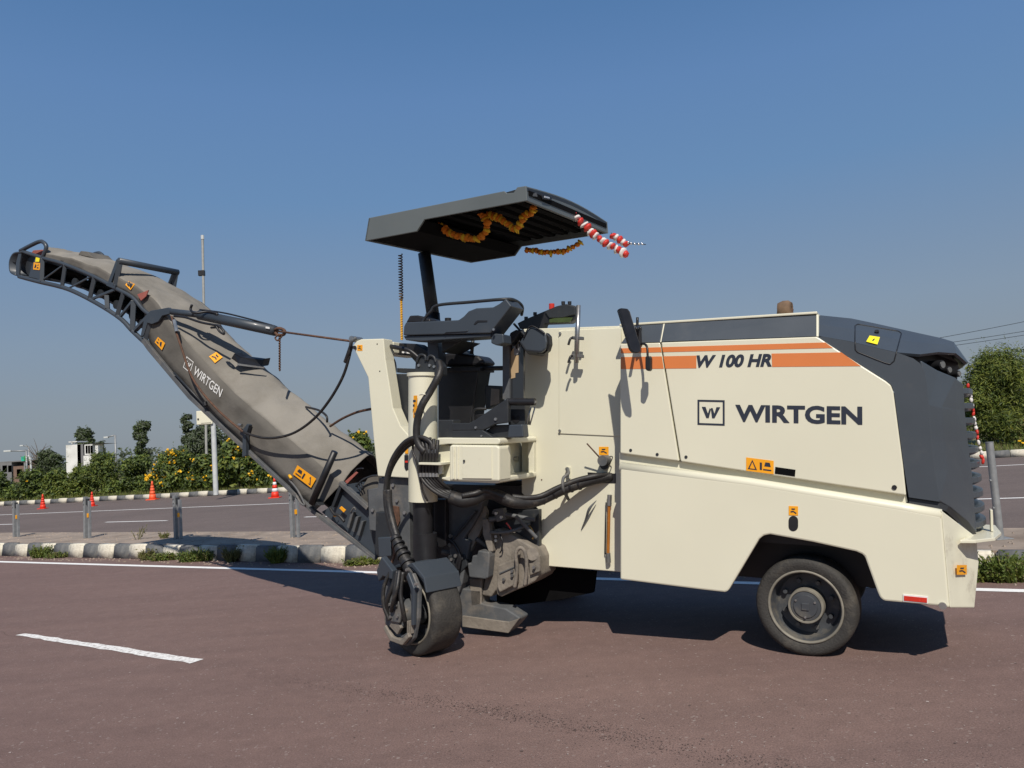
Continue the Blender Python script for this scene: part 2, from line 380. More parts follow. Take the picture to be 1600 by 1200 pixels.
wm = [stone_mesh('kerb_stone', .44, .17, .245, KW, i) for i in range(3)]; bk = [stone_mesh('kerb_stone', .44, .17, .245, KB, i+3) for i in range(3)]
kerb_row(kr, K, KU, -16, 14, .455, (wm, bk))
kf = empty('far_kerb'); kf['kind'] = 'structure'
wf = [stone_mesh('kerb_stone', .58, .2, .24, KW, i+7) for i in range(3)]; bf = [stone_mesh('kerb_stone', .58, .2, .24, KB, i+11) for i in range(3)]
kerb_row(kf, F, FU, -26, 36, .6, (wf, bf))

# ------------------------------------------------------------------ the milling machine
mm = empty('milling_machine'); mm.matrix_world = Matrix.Translation(M0) @ MR.to_4x4()
tag(mm, 'cream and grey road milling machine with raised conveyor, canopy and orange stripes', 'milling machine')
CY = .75
def mir(p): return Vector((p.x, 2*CY-p.y, p.z))
V = Vector
# --- lower skirt with wheel arch
SK = -.105
side = [(969, 731), (1170, 756), (1408, 795), (1471.6, 806.5), (1484, 950), (1468, 947), (1381, 939), (1375, 934), (1371, 925), (1351, 869.5), (1347, 866), (1338, 862), (1270, 847), (1203, 835), (1193, 837), (1186, 843), (1140, 920), (1137, 924), (1132, 925.5), (1100, 922), (969, 905.5)]
sk = plate('side_skirt', side, SK, .05, CREAM, mm, .012)
cf = PP([(1471, 797.5, SK), (1484, 950, SK)]); _pn = (cf[1]-cf[0]).cross(P(1527, 895, .27)-cf[0])
for q in ((1523, 950), (1529.5, 880), (1526, 839)):
    v_ = MRT @ ray(*q); cf.append(MO+v_*((cf[0]-MO).dot(_pn)/v_.dot(_pn)))
prism('corner_skirt', [cf[0]+V((.002, 0, 0)), cf[1]+V((.002, 0, 0)), cf[2], cf[3], cf[4]], V((-.03, .05, 0)), CREAMD, mm, .008)
tube('skirt_rail', [P(970, 730.5, SK+.0415), P(1170, 755.5, SK+.0415), P(1408, 794.5, SK+.0415), P(1470.5, 806, SK+.0415)], .042, CREAM, mm, 24, 0)
fx = cf[2].x
prism('front_apron', [V((fx-.004, .262, cf[2].z)), V((fx-.004, .262, cf[4].z-.02)), V((fx-.004, 1.23, cf[4].z-.02)), V((fx-.004, 1.23, cf[2].z))], V((-.04, 0, 0)), CREAM, mm, .006)
fs_ = [mir(p)+V((0, -.05, 0)) for p in PP(side, SK)]
prism('far_skirt', fs_, V((0, .05, 0)), CREAM, mm)
# tow flange on the nose
tf = [P(1501, 839, .05), P(1518, 846, .2), P(1568, 850, .5)]
zt = P(1526, 842, .27).z
prism('tow_flange', [V((.945, .02, zt)), V((1.03, .06, zt)), V((1.15, .22, zt)), V((1.21, .5, zt)), V((1.21, .9, zt)), V((1.03, .9, zt)), V((1.0, .2, zt))], V((0, 0, .022)), CREAM, mm, .004)
box('flange_post', (1.15, .5, zt+.025), (1.165, .58, zt+.17), CREAM, mm, .003)
# red reflector, socket, stickers on the skirt
o = plate('reflector_frame', [(1411, 928.5), (1450, 932), (1450, 943.5), (1411, 940)], SK-.006, .006, WHITEINK, mm, .001)
plate('red_reflector', [(1412.5, 931), (1448.5, 934.5), (1448.5, 942), (1412.5, 938.5)], SK-.010, .006, REDREF, o, .001)
c = P(1473, 947, SK-.02); cyl('tow_eye', c, c+V((0, .06, 0)), .022, STEEL, mm)
sticker((1494, 897.5, -.02), (1509, 897.5, .105), (1509, 882.5, .105), (1494, 882.5, -.02), 0, mm, 'boot').location += V((.003, -.005, 0))
sticker((1232.5, 805), (1247, 805.5), (1247, 791), (1232.5, 790.5), SK, mm, 'boot')
def stadium(px, py, wx, hy, n=8):
    out = []
    for k in range(n+1): a = math.pi*k/n; out.append((px+wx*math.cos(a), py-(hy-wx)-wx*math.sin(a)))
    for k in range(n+1): a = math.pi+math.pi*k/n; out.append((px+wx*math.cos(a), py+(hy-wx)-wx*math.sin(a)))
    return out
plate('socket', stadium(1239.5, 818, 7.5, 12), SK-.004, .02, BLACK, mm, .002)
# --- hood: recessed strip, two cream side panels, grey bands, top
HD = -.08
plate('hood_sill', [(968, 707), (1416, 773), (1418, 784), (1408, 790), (968, 726)], HD+.045, .04, CREAM, mm, 0)
plate('sill_slot', [(1211.5, 729.5), (1243, 734), (1242, 744.5), (1210.5, 740)], HD-.003, .01, UNDER, mm, 0)
lp = plate('hood_door', [(969, 537), (1031, 535.3), (1061, 720.5), (969, 708)], HD, .06, CREAM, mm, .008)
hp = plate('hood_panel', [(1033, 535), (1275, 526), (1278, 527), (1346, 571.5), (1384, 595.5), (1392, 602), (1396, 613), (1411, 727), (1416, 774), (1063.5, 721)], HD, .06, CREAM, mm, .008)
def band(name, pts, Y0, Y1, m):
    n = len(pts)//2
    return prism(name, PP([(*q, Y0) for q in pts[:n]]+[(*q, Y1) for q in pts[n:]]), V((0, .05, 0)), COWL if m is GREY else m, mm, .004)
band('hood_band', [(970, 536.5), (1031, 534.5), (1036, 506), (998, 508), (976, 523)][0:2]+[(1036, 506), (990, 509)], HD+.002, .02, GREY)
band('hood_band', [(1033, 534), (1275, 525.5), (1275, 492.5), (1038.5, 505.5)], HD+.002, .02, GREY)
band('hood_trim', [(1275.2, 526), (1279, 526), (1279, 491), (1275.2, 491.5)], HD-.002, .018, CREAM)
band('hood_trim', [(1031, 535), (1033, 535), (1038.5, 505.5), (1036.3, 505.5)], HD-.001, .019, CREAM)
zt0 = P(1036, 505.5, .02).z; xt0 = P(968, 509, .02).x; xt1 = P(1277, 491.5, .02).x
prism('hood_top', [V((xt0, .015, zt0)), V((xt1, .015, zt0)), V((xt1, 1.485, zt0)), V((xt0, 1.485, zt0))], V((0, 0, .018)), CREAM, mm, .005)
prism('far_hood_panel', [V((xt0, 1.52, .5)), V((.6, 1.52, .5)), V((.6, 1.52, 1.8)), V((xt1, 1.52, zt0)), V((xt0, 1.52, zt0))], V((0, .04, 0)), CREAM, mm, .005)
# stripes and lettering
def stripe(px4, parent): return plate('stripe', px4, HD-.002, .0025, ORANGE, parent, 0)
stripe([(970, 544.3), (1032.3, 542.5), (1033.5, 550.3), (970, 552)], lp)
stripe([(1034.5, 542.4), (1289.5, 535), (1301.5, 543.7), (1036, 550.2)], hp)
stripe([(970, 558), (1034, 556.8), (1037, 576), (970, 576.6)], lp)
stripe([(1036.5, 556.7), (1088, 555.6), (1088, 575.5), (1039.8, 575.9)], hp)
stripe([(1205.5, 552.4), (1314.5, 550.5), (1345, 572), (1206.5, 573.2)], hp)
T = lambda x, y, Y=HD: P(x, y, Y)
lettering('model_lettering', 'W 100 HR', T(1088, 574.7), T(1206, 573), T(1088.5, 555), INK, hp, .045, .22)
lettering('brand_lettering', 'WIRTGEN', T(1149, 659), T(1347.5, 664), T(1149, 632), INK, hp, .036)
def logo(parent, bl, br, tl, m, lift):
    def sq(a, b, c, d): return [(a, b), (c, b), (c, d), (a, d)]
    t = .07
    strokes('logo_frame', [sq(0, 0, 1, t), sq(0, 1-t, 1, 1), sq(0, t, t, 1-t), sq(1-t, t, 1, 1-t)], bl, br, tl, m, parent, lift)
    strokes('logo_letter', [[(.16, .72), (.30, .72), (.385, .46), (.33, .28)], [(.33, .28), (.385, .46), (.455, .68), (.5, .62), (.42, .28)],
                            [(.54, .28), (.5, .62), (.5, .68), (.56, .68), (.625, .46), (.63, .28)], [(.63, .28), (.625, .46), (.70, .72), (.84, .72)]], bl, br, tl, m, parent, lift)
logo(hp, T(1090, 663.5), T(1132.5, 665), T(1090, 624.5), INK, V((0, -.003, 0)))
sticker((1166, 735.5), (1209, 741), (1209, 720), (1166, 714.5), HD, hp, 'wide')
for x, y in ((985.5, 703.5), (1027, 710), (1072, 714)): bolt(x, y, HD, .012, DGREY, mm, .004)
bolt(1397.5, 761.5, HD, .016, BLACK, mm, .006)
# --- dark core so the body is solid, chassis
box('engine_block', (-1.22, .06, .75), (.08, 1.44, zt0-.03), BLACK, mm)
box('engine_block', (.08, .06, .75), (.5, 1.44, 1.75), BLACK, mm)
box('chassis', (-2.3, .35, .58), (-.55, 1.2, 1.0), BLACK, mm)
box('wheel_well', (-.9, .34, .44), (.75, .38, 1.2), BLACK, mm)
box('front_axle', (-.1, .35, .30), (.1, 1.2, .44), DGREY, mm, .01)
box('nose_frame', (.52, .25, .52), (.9, 1.3, .80), BLACK, mm)
box('radiator', (.5, .1, .8), (.86, 1.4, 1.8), BLACK, mm)
# --- front cowl
cs = -.068
A = PP([(1278, 527), (1285, 525.5), (1330, 534), (1366, 543), (1402, 551), (1427, 560), (1438, 568), (1445, 582), (1448, 600), (1450, 630), (1455, 690), (1460, 735), (1468, 784), (1420, 777), (1412, 727), (1397, 613), (1393, 602), (1384, 595), (1346, 571)], cs)
prism('cowl_side', A, V((0, .03, 0)), COWL, mm, 0)
prism('cowl_side', [mir(p) for p in A], V((0, -.03, 0)), COWL, mm, 0)
low = [(1279, 524.5, cs), (1330, 533.6, cs), (1366, 542.6, cs), (1402, 550.6, cs), (1438, 553.5, .0), (1466, 550, .12), (1494, 552, .25), (1511, 567, .36)]
hi = [(1279, 492.3, .22), (1330, 497.5, .27), (1366, 505, .29), (1402, 513, .3), (1440, 521.5, .31), (1470, 528, .33), (1490, 534, .36), (1513, 566, .40)]
vs, fs = [], []
for q, r_ in zip(low, hi):
    a, b = P(*q), P(*r_); m_ = a.lerp(b, .5)+V((.0, -.004, .005)); vs += [a, m_, b, mir(b), mir(m_), mir(a)]
for i in range(len(low)-1):
    for k in range(5): fs.append([i*6+k, i*6+k+1, (i+1)*6+k+1, (i+1)*6+k])
cw = build('cowl_top', vs, fs, COWL, mm, 0, False)
md_ = cw.modifiers.new('s', 'SOLIDIFY'); md_.thickness = .02; md_.offset = -1
rows = [[(1440, 563, cs), (1465, 578, .08), (1492, 589, .25), (1506, 600, .38)], [(1450, 632, cs), (1472, 638, .05), (1494, 640, .24), (1508, 642, .38)],
        [(1455, 690, cs), (1476, 690, .05), (1498, 690, .24), (1513, 690, .38)], [(1460, 735, cs), (1481, 735, .05), (1503, 737, .24), (1519, 737, .38)],
        [(1468, 783.5, cs), (1486, 794, .05), (1511, 815, .24), (1527, 833, .38)]]
vs, fs = [], []
for rw in rows: vs += [P(*q) for q in rw]
for i in range(4):
    for k in range(3): fs.append([i*4+k, i*4+k+1, (i+1)*4+k+1, (i+1)*4+k])
for nm, vv in (('cowl_corner', vs), ('cowl_corner', [mir(v) for v in vs])):
    cc = build(nm, vv, fs, COWL, mm, 0, False); s_ = cc.modifiers.new('s', 'SOLIDIFY'); s_.thickness = .02; s_.offset = -1
    b_ = cc.modifiers.new('b', 'BEVEL'); b_.width = .02; b_.segments = 3; b_.limit_method = 'ANGLE'; b_.angle_limit = R(8)
# lower lip of the cowl
lip = PP([(1420, 778, -.045), (1468, 785, -.045), (1482, 791, -.02), (1513, 815, .2), (1527, 836, .36), (1521, 838, .33), (1478, 799, -.03), (1468, 795, -.05), (1420, 789, -.05)])
build('cowl_lip', lip, [[0, 1, 7, 8], [1, 2, 6, 7], [2, 3, 5, 6], [3, 4, 5]], DGREY, mm)
# headlamp recess
lrp = PP([(1434, 553, .0), (1466, 548, .16), (1495, 550, .30), (1511, 566, .42), (1509, 602, .42), (1492, 592, .30), (1465, 581, .13), (1438, 568, .0)])
prism('lamp_recess', [p+V((-.05, .05, 0)) for p in lrp], V((-.05, .08, 0)), BLACK, mm)
prism('lamp_recess', [mir(p)+V((-.05, -.05, 0)) for p in lrp], V((-.05, -.08, 0)), BLACK, mm)
for px, py, r_, yy in ((1471, 570, .032, .17), (1482, 578, .026, .22), (1497, 584, .022, .30)):
    c = P(px, py, yy); hl = cyl('headlamp', c+V((-.06, .04, 0)), c+V((.005, -.005, 0)), r_, BLACK, mm, 16)
    cyl('lens', c+V((.005, -.005, 0)), c+V((.010, -.009, 0)), r_*.7, mat('dark_lens', (.12, .125, .13), .08, .1, 30, coat=.8), hl, 16)
# fuel door outline, sticker, lock
def on_cowl(px, py):
    # cowl top skin between fold and ridge, found by depth sampling of the two chains
    for i in range(len(low)-1):
        if low[i][0] <= px <= low[i+1][0]:
            t = (px-low[i][0])/(low[i+1][0]-low[i][0]); yl = low[i][1]+(low[i+1][1]-low[i][1])*t; yh = hi[i][1]+(hi[i+1][1]-hi[i][1])*t
            Yl = low[i][2]+(low[i+1][2]-low[i][2])*t; Yh = hi[i][2]+(hi[i+1][2]-hi[i][2])*t
            if py >= yl: return P(px, py, cs-.002)
            s = (yl-py)/(yl-yh)
            return P(px, py, Yl+(Yh-Yl)*s-.012*math.sin(math.pi*min(1, s)) - .006)
    return P(px, py, cs)
fd = [(1336, 509), (1340, 506.5), (1372, 512), (1404, 517.5), (1408.5, 521), (1402, 545), (1397, 564), (1391, 569), (1383, 567), (1360, 558), (1340, 550), (1336.5, 546), (1336, 530), (1336, 509)]
pts = []
for i in range(len(fd)-1):
    for j in range(4): t = j/4; pts.append(on_cowl(fd[i][0]+(fd[i+1][0]-fd[i][0])*t, fd[i][1]+(fd[i+1][1]-fd[i][1])*t))
pts.append(pts[0].copy())
tube('filler_door_seam', pts, .004, BLACK, mm, 5, 0)
q = [on_cowl(*p) for p in ((1353.5, 534.5), (1371, 539), (1375, 527.5), (1359, 525))]
for i_, dy in ((0, 0),):
    st_ = build('yellow_sticker', [p+V((0, -.008, .003)) for p in q], [[0, 1, 2, 3]], STICKY, mm)
    strokes('pictogram', [[(.42, .3), (.55, .35), (.58, .75), (.45, .6)]], q[0]+V((0, -.010, .004)), q[1]+V((0, -.010, .004)), q[3]+V((0, -.010, .004)), INK, st_, V((0, 0, 0)))
c = on_cowl(1370, 520); cyl('lock', c, c+V((0, -.012, .012)), .014, BLACK, mm, 12)
# --- grille of bowed slats
for i in range(10):
    y = 612+i*23.3; p = P(1506+(y-604)*.105, y, .38)
    vs, fs = [], []
    for k in range(9):
        t = k/8; yy = .36+t*.78; bul = .02+.16*math.sin(math.pi*min(1, max(0, t)))**.6
        for dx, dz in ((-.06, .02), (bul, .026), (bul+.004, -.012), (bul-.05, -.03), (-.06, -.01)): vs.append(V((p.x-.03+dx*.55, yy, p.z+dz)))
    for k in range(8):
        for j in range(5): fs.append([k*5+j, k*5+(j+1) % 5, (k+1)*5+(j+1) % 5, (k+1)*5+j])
    fs += [[0, 1, 2, 3, 4], [44, 43, 42, 41, 40]]
    build('grille_slat', vs, fs, COWL, mm, .003)
box('grille_core', (.87, .4, .84), (.955, 1.1, 1.8), DGREY, mm)
# --- rear body with service door
PN = .22
rp_ = plate('side_panel', [(818, 514), (968, 509), (973, 700), (973, 894), (850, 884), (844, 878), (844, 803), (840, 795), (815, 770), (815, 600)], PN, .05, CREAM, mm, .006)
plate('service_door', [(873, 516.5), (970, 512), (972, 682), (873, 677.5)], PN-.009, .012, CREAM, mm, .004)
for x, y in ((875.5, 521), (875, 673)): bolt(x, y, PN-.01, .012, STEEL, mm, .012)
xa, xb = P(818, 514, PN).x, P(968, 509, PN).x+.1
zt1 = P(900, 512, PN).z
box('rear_body', (xa+.02, PN+.055, .62), (xb, 1.48, zt1-.012), CREAM, mm, .01)
plate('hose_port', [(918, 738), (962, 740), (962, 755), (935, 755), (919, 747)], PN-.004, .01, BLACK, mm, .001)
sticker((936, 711), (951, 711), (951, 698), (936, 698), PN, mm, 'boot')
c = P(941, 720, PN-.1); cyl('valve_body', c, c+V((0, .1, 0)), .042, DUSTGREY, mm, 18); cyl('valve_base', P(944, 727, PN-.05), P(944, 727, PN), .035, DGREY, mm, 14)
tube('valve_lever', [P(938, 716, PN-.09), P(917, 693, PN-.16)], .006, RUST, mm, 6, 0)
tube('valve_clip', [P(948, 727, PN-.06), P(954, 722, PN-.07), P(957, 714, PN-.07), P(953, 713, PN-.06)], .004, BLACK, mm, 6)
# amber level tube
a, b = P(952, 776, PN-.03), P(950, 873, PN-.03)
cyl('level_tube', a, b, .013, AMBER, mm, 12); cyl('level_fitting', P(952.5, 773, PN-.03), P(952, 790, PN-.03), .019, STEEL, mm, 10); cyl('level_fitting', P(950, 864, PN-.03), P(951, 879, PN-.03), .019, DUSTGREY, mm, 10)
tube('level_rail', [P(947, 785, PN-.02), P(945.5, 866, PN-.02)], .006, BLACK, mm, 6, 0)
# hose hook
tube('hose_hook', [P(887, 733, PN-.03), P(888, 740, PN-.14), P(880, 748, PN-.2), P(880, 765, PN-.21), P(886, 776, PN-.12), P(888, 780, PN-.05)], .013, DUSTGREY, mm, 8)
bolt(887, 733, PN-.025, .018, STEEL, mm, .015)
plate('hook_plate', [(884, 730), (891, 730), (891, 748), (884, 747)], PN-.012, .012, CREAM, mm, .002)
tube('door_stain_flap', [P(932, 782, PN-.03), P(921, 795, PN-.06), P(915, 812, PN-.03), P(908, 828, PN-.01)], [.002, .012, .008, .002], DUSTGREY, mm, 6)
for x, y in ((846.5, 749.5), (846, 835)): bolt(x, y, PN, .006, RUST, mm, .004)
# clamp rod with two clamps
tube('clamp_rod', [P(904, 477, .1), P(901, 567, .1)], .018, STEEL, mm, 12, 0)
for y in (528, 556):
    plate('rod_clamp', [(893, y-3), (910, y-2), (910, y+3), (893, y+2)], .085, .04, DUSTGREY, mm, .004)
    tube('clamp_lever', [P(894, y, .07), P(891, y+2, .05), P(888, y+11, .04)], .010, BLACK, mm, 8)
# mirrors
mp_ = PP([(967, 484, -.30), (970, 481, -.31), (981, 482, -.32), (985, 487, -.33), (1001, 541, -.44), (1001.6, 548, -.45), (998, 551.6, -.45), (990, 551, -.44), (985.5, 545, -.43)])
prism('side_mirror', mp_, V((-.03, .035, 0)), BLACK, mm, .008)
tube('mirror_arm', [P(994, 514, -.34), P(997, 511, -.2), P(1000, 512, -.05), P(1001, 518, .02)], .012, BLACK, mm, 8)
tube('mirror_post', [P(996, 496, -.16), P(996, 522, -.16), P(999, 536, -.10)], .011, BLACK, mm, 8, 4)
plate('mirror_foot', [(991, 514), (999, 509), (1001, 540), (996, 545)], -.16, .05, BLACK, mm, .006)
tube('small_mirror_arm', [P(1000, 537.5, -.12), P(1007, 537.5, -.2), P(1011, 543, -.24), P(1012, 558, -.25)], .009, BLACK, mm, 8)
plate('small_mirror', [(1008, 558), (1010, 556), (1015, 556), (1016.5, 559), (1016.5, 577), (1014, 580), (1010, 579), (1008, 576)], -.27, .05, BLACK, mm, .006)
# exhaust stub behind the hood
c = P(1226, 493, .8); e0 = c+V((0, 0, -.15))
tube('exhaust_pipe', [e0, c+V((0, 0, .0)), c+V((.01, 0, .06))], .062, RUST, mm, 16, 3)
vs, fs = lathegeo([(0, -.055), (.058, -.05), (.075, -.01), (.075, .03), (.055, .06), (.05, .02), (0, .02)], 20)
ex = build('exhaust_end', [V((v.y, v.x, v.z)) + c+V((.0, 0, .045)) for v in vs], fs, mat('sooty_brown_steel', (.16, .10, .06), .85, .3, 12), mm, 0, True)
# --- wheels
def make_wheel(loc, rz, hub=True):
    wv = empty('wheel', loc, mm); wv.rotation_euler = (0, 0, rz)
    Rw, W_ = .335, .27
    tp = [(.245, .012), (.27, .002), (.300, .0), (.320, .006), (.331, .022), (Rw, .05), (Rw, W_-.05), (.331, W_-.022), (.320, W_-.006), (.27, W_), (.245, W_-.01)]
    ty = lathe('tyre', tp, TYRE, wv, 72, False)
    lathe('rim_edge', [(.252, .02), (.247, .004), (.238, .002), (.232, .012), (.232, .03)], RIMEDGE, wv, 56, False)
    lathe('rim', [(.234, .02), (.222, .06), (.215, .125), (.20, .145), (.12, .15), (.115, .12)], RIM, wv, 56)
    lathe('rim_back', [(0, .16), (.24, .16), (.24, .24)], BLACK, wv, 32)
    if hub:
        lathe('hub_ring', [(.118, .12), (.118, .03), (.114, .024), (.104, .024), (.1, .034)], RIMEDGE, wv, 40)
        lathe('hub_cap', [(.102, .034), (.098, .028), (.080, .026), (.076, .018), (0, .014)], RIM, wv, 40)
        for k in range(8):
            a = k*math.pi/4+.35; p = V((.165*math.cos(a), .146, .165*math.sin(a)))
            cyl('wheel_nut', p, p+V((0, -.035, 0)), .016, RIM, wv, 6)
        for k in range(3):
            a = k*2.1+.5; p = V((.072*math.cos(a), .022, .072*math.sin(a))); cyl('hub_bolt', p, p+V((0, -.012, 0)), .008, STEEL, wv, 6)
        box('hub_mark', (-.025, .008, -.025), (.025, .016, .025), RIM, wv, .006)
    return wv
make_wheel((0.005, .0, .335), R(-3))
make_wheel((0.005, 1.23, .335), 0, False)
rc = L(G(662, 1019)); ax = V((-.33, -.944, 0)).normalized()
rz = math.atan2(-ax.x, ax.y)+math.pi      # local -Y of the wheel points along ax
rw_loc = rc + V((0, 0, .335)) + ax*.135
rw = make_wheel(rw_loc, rz, False)
farw = make_wheel((rc.x+.15, 1.45, rc.z+.33), 0, False)
# yoke, mudguard and hub motor of the rear leg, in the wheel's frame (x along, -y outward, z up)
yk = empty('leg_yoke', rw_loc, mm); yk.rotation_euler = (0, 0, rz)
def ring(name, pts, y0, y1, m, parent, bevel=.006): return prism(name, [V((x, y0, z)) for x, z in pts], V((0, y1-y0, 0)), m, parent, bevel)
ring('yoke_plate', [(-.24, .22), (-.25, .02), (-.20, -.16), (-.08, -.235), (.06, -.235), (.15, -.16), (.20, .0), (.215, .22), (.13, .33), (.10, .20), (.125, .0), (.08, -.12), (0, -.165), (-.08, -.13), (-.15, .0), (-.155, .19), (-.18, .31)], -.075, -.035, DUSTGREY, yk, .01)
ring('yoke_rib', [(.125, .34), (.205, .23), (.195, -.05), (.165, -.05), (.165, .2), (.10, .30)], -.11, -.077, GREY, yk, .008)
ring('yoke_rib', [(-.27, .30), (-.20, .42), (-.05, .33), (-.06, .26), (-.18, .27), (-.24, .22)], -.13, -.077, GREY, yk, .008)
g = []
for k in range(7): a = R(48+k*14.5); g.append((math.cos(a)*.375, math.sin(a)*.375))
for k in range(6, -1, -1): a = R(48+k*14.5); g.append((math.cos(a)*.352, math.sin(a)*.352))
ring('mudguard', g, -.04, .27, GREY, yk, .004)
ring('mudguard_lip', [(.0, .36), (.10, .40), (.25, .31), (.285, .20), (.265, .20), (.235, .29), (.10, .36)], -.05, .29, GREY, yk, .006)
cyl('hub_motor', V((-.03, -.10, -.01)), V((-.03, .12, -.01)), .105, DUSTGREY, yk, 20)
box('motor_block', (-.12, -.13, -.06), (-.02, -.07, .08), DIRTY, yk, .015)
box('motor_block', (.0, -.12, -.02), (.07, -.06, .05), DIRTY, yk, .012)
ring('motor_bracket', [(-.12, -.10), (-.04, .0), (.05, -.09), (.0, -.15)], -.12, -.09, DIRTY, yk, .006)
for pts in ([(-.02, -.10, .33), (-.04, -.14, .2), (-.09, -.15, .08), (-.10, -.12, -.02)], [(.05, -.10, .33), (.06, -.13, .18), (.09, -.13, .06), (.08, -.10, -.04)], [(-.01, -.11, .33), (.0, -.14, .2), (.01, -.14, .1), (.03, -.1, .03)]):
    tube('motor_hose', pts, .018, RUBBER, yk, 8)
ring('yoke_pad', [(-.33, .10), (-.29, .13), (-.25, .12), (-.25, -.14), (-.29, -.17), (-.33, -.14)], -.02, .20, DIRTY, yk, .02)
ring('hub_plate', [(-.11, .06), (-.05, .12), (.04, .11), (.08, .04), (.05, -.05), (-.06, -.06)], -.135, -.115, DUSTGREY, yk, .006)
for x, z in ((-.07, .07), (.02, .08), (.04, .0), (-.05, -.02)): cyl('hub_bolt', V((x, -.15, z)), V((x, -.13, z)), .012, STEEL, yk, 6)
ring('jaw', [(-.20, -.14), (-.10, -.22), (.06, -.22), (.15, -.14), (.13, -.11), (.04, -.18), (-.08, -.18), (-.17, -.11)], -.115, -.076, DIRTY, yk, .008)
for x in (.10, .125, .15): box('jaw_rib', (x, -.10, -.16+x*.3), (x+.012, -.076, -.06+x*.3), DIRTY, yk, .003)
tube('motor_hose', [(.03, -.12, .34), (.07, -.17, .22), (.03, -.18, .10), (-.03, -.15, .03)], .016, RUBBER, yk, 8)
tube('motor_hose', [(-.09, -.11, .33), (-.13, -.15, .2), (-.12, -.16, .06), (-.07, -.14, -.05)], .015, RUBBER, yk, 8)
for x, z in ((.13, .36), (.24, .27), (-.24, .33)): 
    cyl('bolt', V((x, -.13, z)), V((x, -.10, z)), .012, STEEL, yk, 6)
# --- lifting column
axp = P(661, 690, -.30); ztop = P(661, 588, -.30).z; zbot = P(661, 783, -.30).z
cx, cyy = axp.x, -.30
rcol = .122
column = lathe('lifting_column', [(rcol-.02, 0), (rcol, 0), (rcol, ztop-zbot), (rcol-.02, ztop-zbot)], CREAM, mm, 36); 
for v in column.data.vertices: v.co = V((cx+v.co.x, cyy+v.co.z, zbot+v.co.y))
cyl('column_flange', (cx, cyy, ztop), (cx, cyy, ztop+.028), .134, CREAM, mm, 36)
cyl('column_cap', (cx, cyy, ztop-.01), (cx, cyy, ztop+.01), .118, DGREY, mm, 30)
cyl('inner_column', (cx, cyy, zbot-.32), (cx, cyy, zbot+.05), .082, BLACK, mm, 24)
cyl('column_sleeve', (cx+.02, cyy, rc.z+.66), (cx+.02, cyy, zbot-.26), .10, BLACK, mm, 24)
plate('column_slot', stadium(645, 733, 2.6, 16), cyy-.105, .03, BLACK, mm, .001)
sticker((640.5, 653, -.40), (651.5, 653, -.435), (652, 618, -.435), (641, 618, -.40), 0, mm, 'text')
plate('cap_bracket', [(648, 583), (649, 566), (655, 557), (665, 556), (668, 560), (674, 558), (682, 561), (689, 572), (689, 586), (648, 586)], cyy-.03, .10, DGREY, mm, .006)
for p_ in ([(651, 566), (656, 555), (664, 556), (665, 563)], [(668, 563), (671, 556), (678, 558), (681, 566)]):
    tube('lifting_eye', [P(x, y, cyy-.04) for x, y in p_], .011, DGREY, mm, 8)
for x, y in ((672, 571), (679, 573), (655, 571)): bolt(x, y, cyy-.03, .012, STEEL, mm)
# --- operator platform
pf = -.42
plate('platform_ledge', [(683, 684), (778, 684.5), (781, 687), (781, 692), (778, 694.5), (700, 694), (683, 696)], pf-.03, .66, CREAM, mm, .008)
plate('platform_wall', [(684, 694), (772, 694), (772, 752), (684, 752)], -.24, .44, CREAM, mm, .004)
plate('platform_floor', [(683, 747), (702, 752), (777, 755.5), (781, 753), (781, 746), (702, 744)], pf-.03, .66, CREAM, mm, .008)
xw0 = P(772, 720, -.24).x-.01; xe = P(780, 720, pf-.03).x; ze = P(780, 694, pf-.03).z; zf = P(780, 750, pf-.03).z
box('platform_end', (xe-.06, .165, zf), (xe-.002, .215, ze), CREAM, mm, .006)
box('platform_core', (P(690, 720, -.2).x, -.18, zf), (xw0, .6, ze), CREAM, mm)
ck = plate('platform_locker', [(702, 697), (706, 695), (776, 696), (780, 699), (780, 752), (702, 751)], pf-.05, .20, CREAM, mm, .014)
plate('locker_door', [(722, 697.5), (768, 698), (768, 748), (722, 747.5)], pf-.058, .01, CREAM, ck, .003)
cyl('locker_knob', P(725, 720, pf-.07), P(725, 720, pf-.055), .009, BLACK, ck, 10)
for x in (708, 714): plate('locker_rib', [(x-1.5, 697), (x+1.5, 697), (x+1.5, 749), (x-1.5, 749)], pf-.06, .02, CREAM, ck, .006)
plate('column_mount', [(683, 694), (704, 696), (704, 750), (683, 748)], pf+.02, .3, CREAM, mm, .008)
xw = P(772, 720, -.24).x; c = PX(804, 717, xw); cyl('platform_bolt', c, c+V((.035, 0, 0)), .022, STEEL, mm, 10)
prism('platform_gusset', [V((xw, -.16, zf+.17)), V((xw, .02, zf+.17)), V((xw+.06, .02, zf+.01)), V((xw+.06, -.2, zf+.01)), V((xw, -.2, zf+.01))][:4], V((-.05, 0, 0)), CREAM, mm, .006)
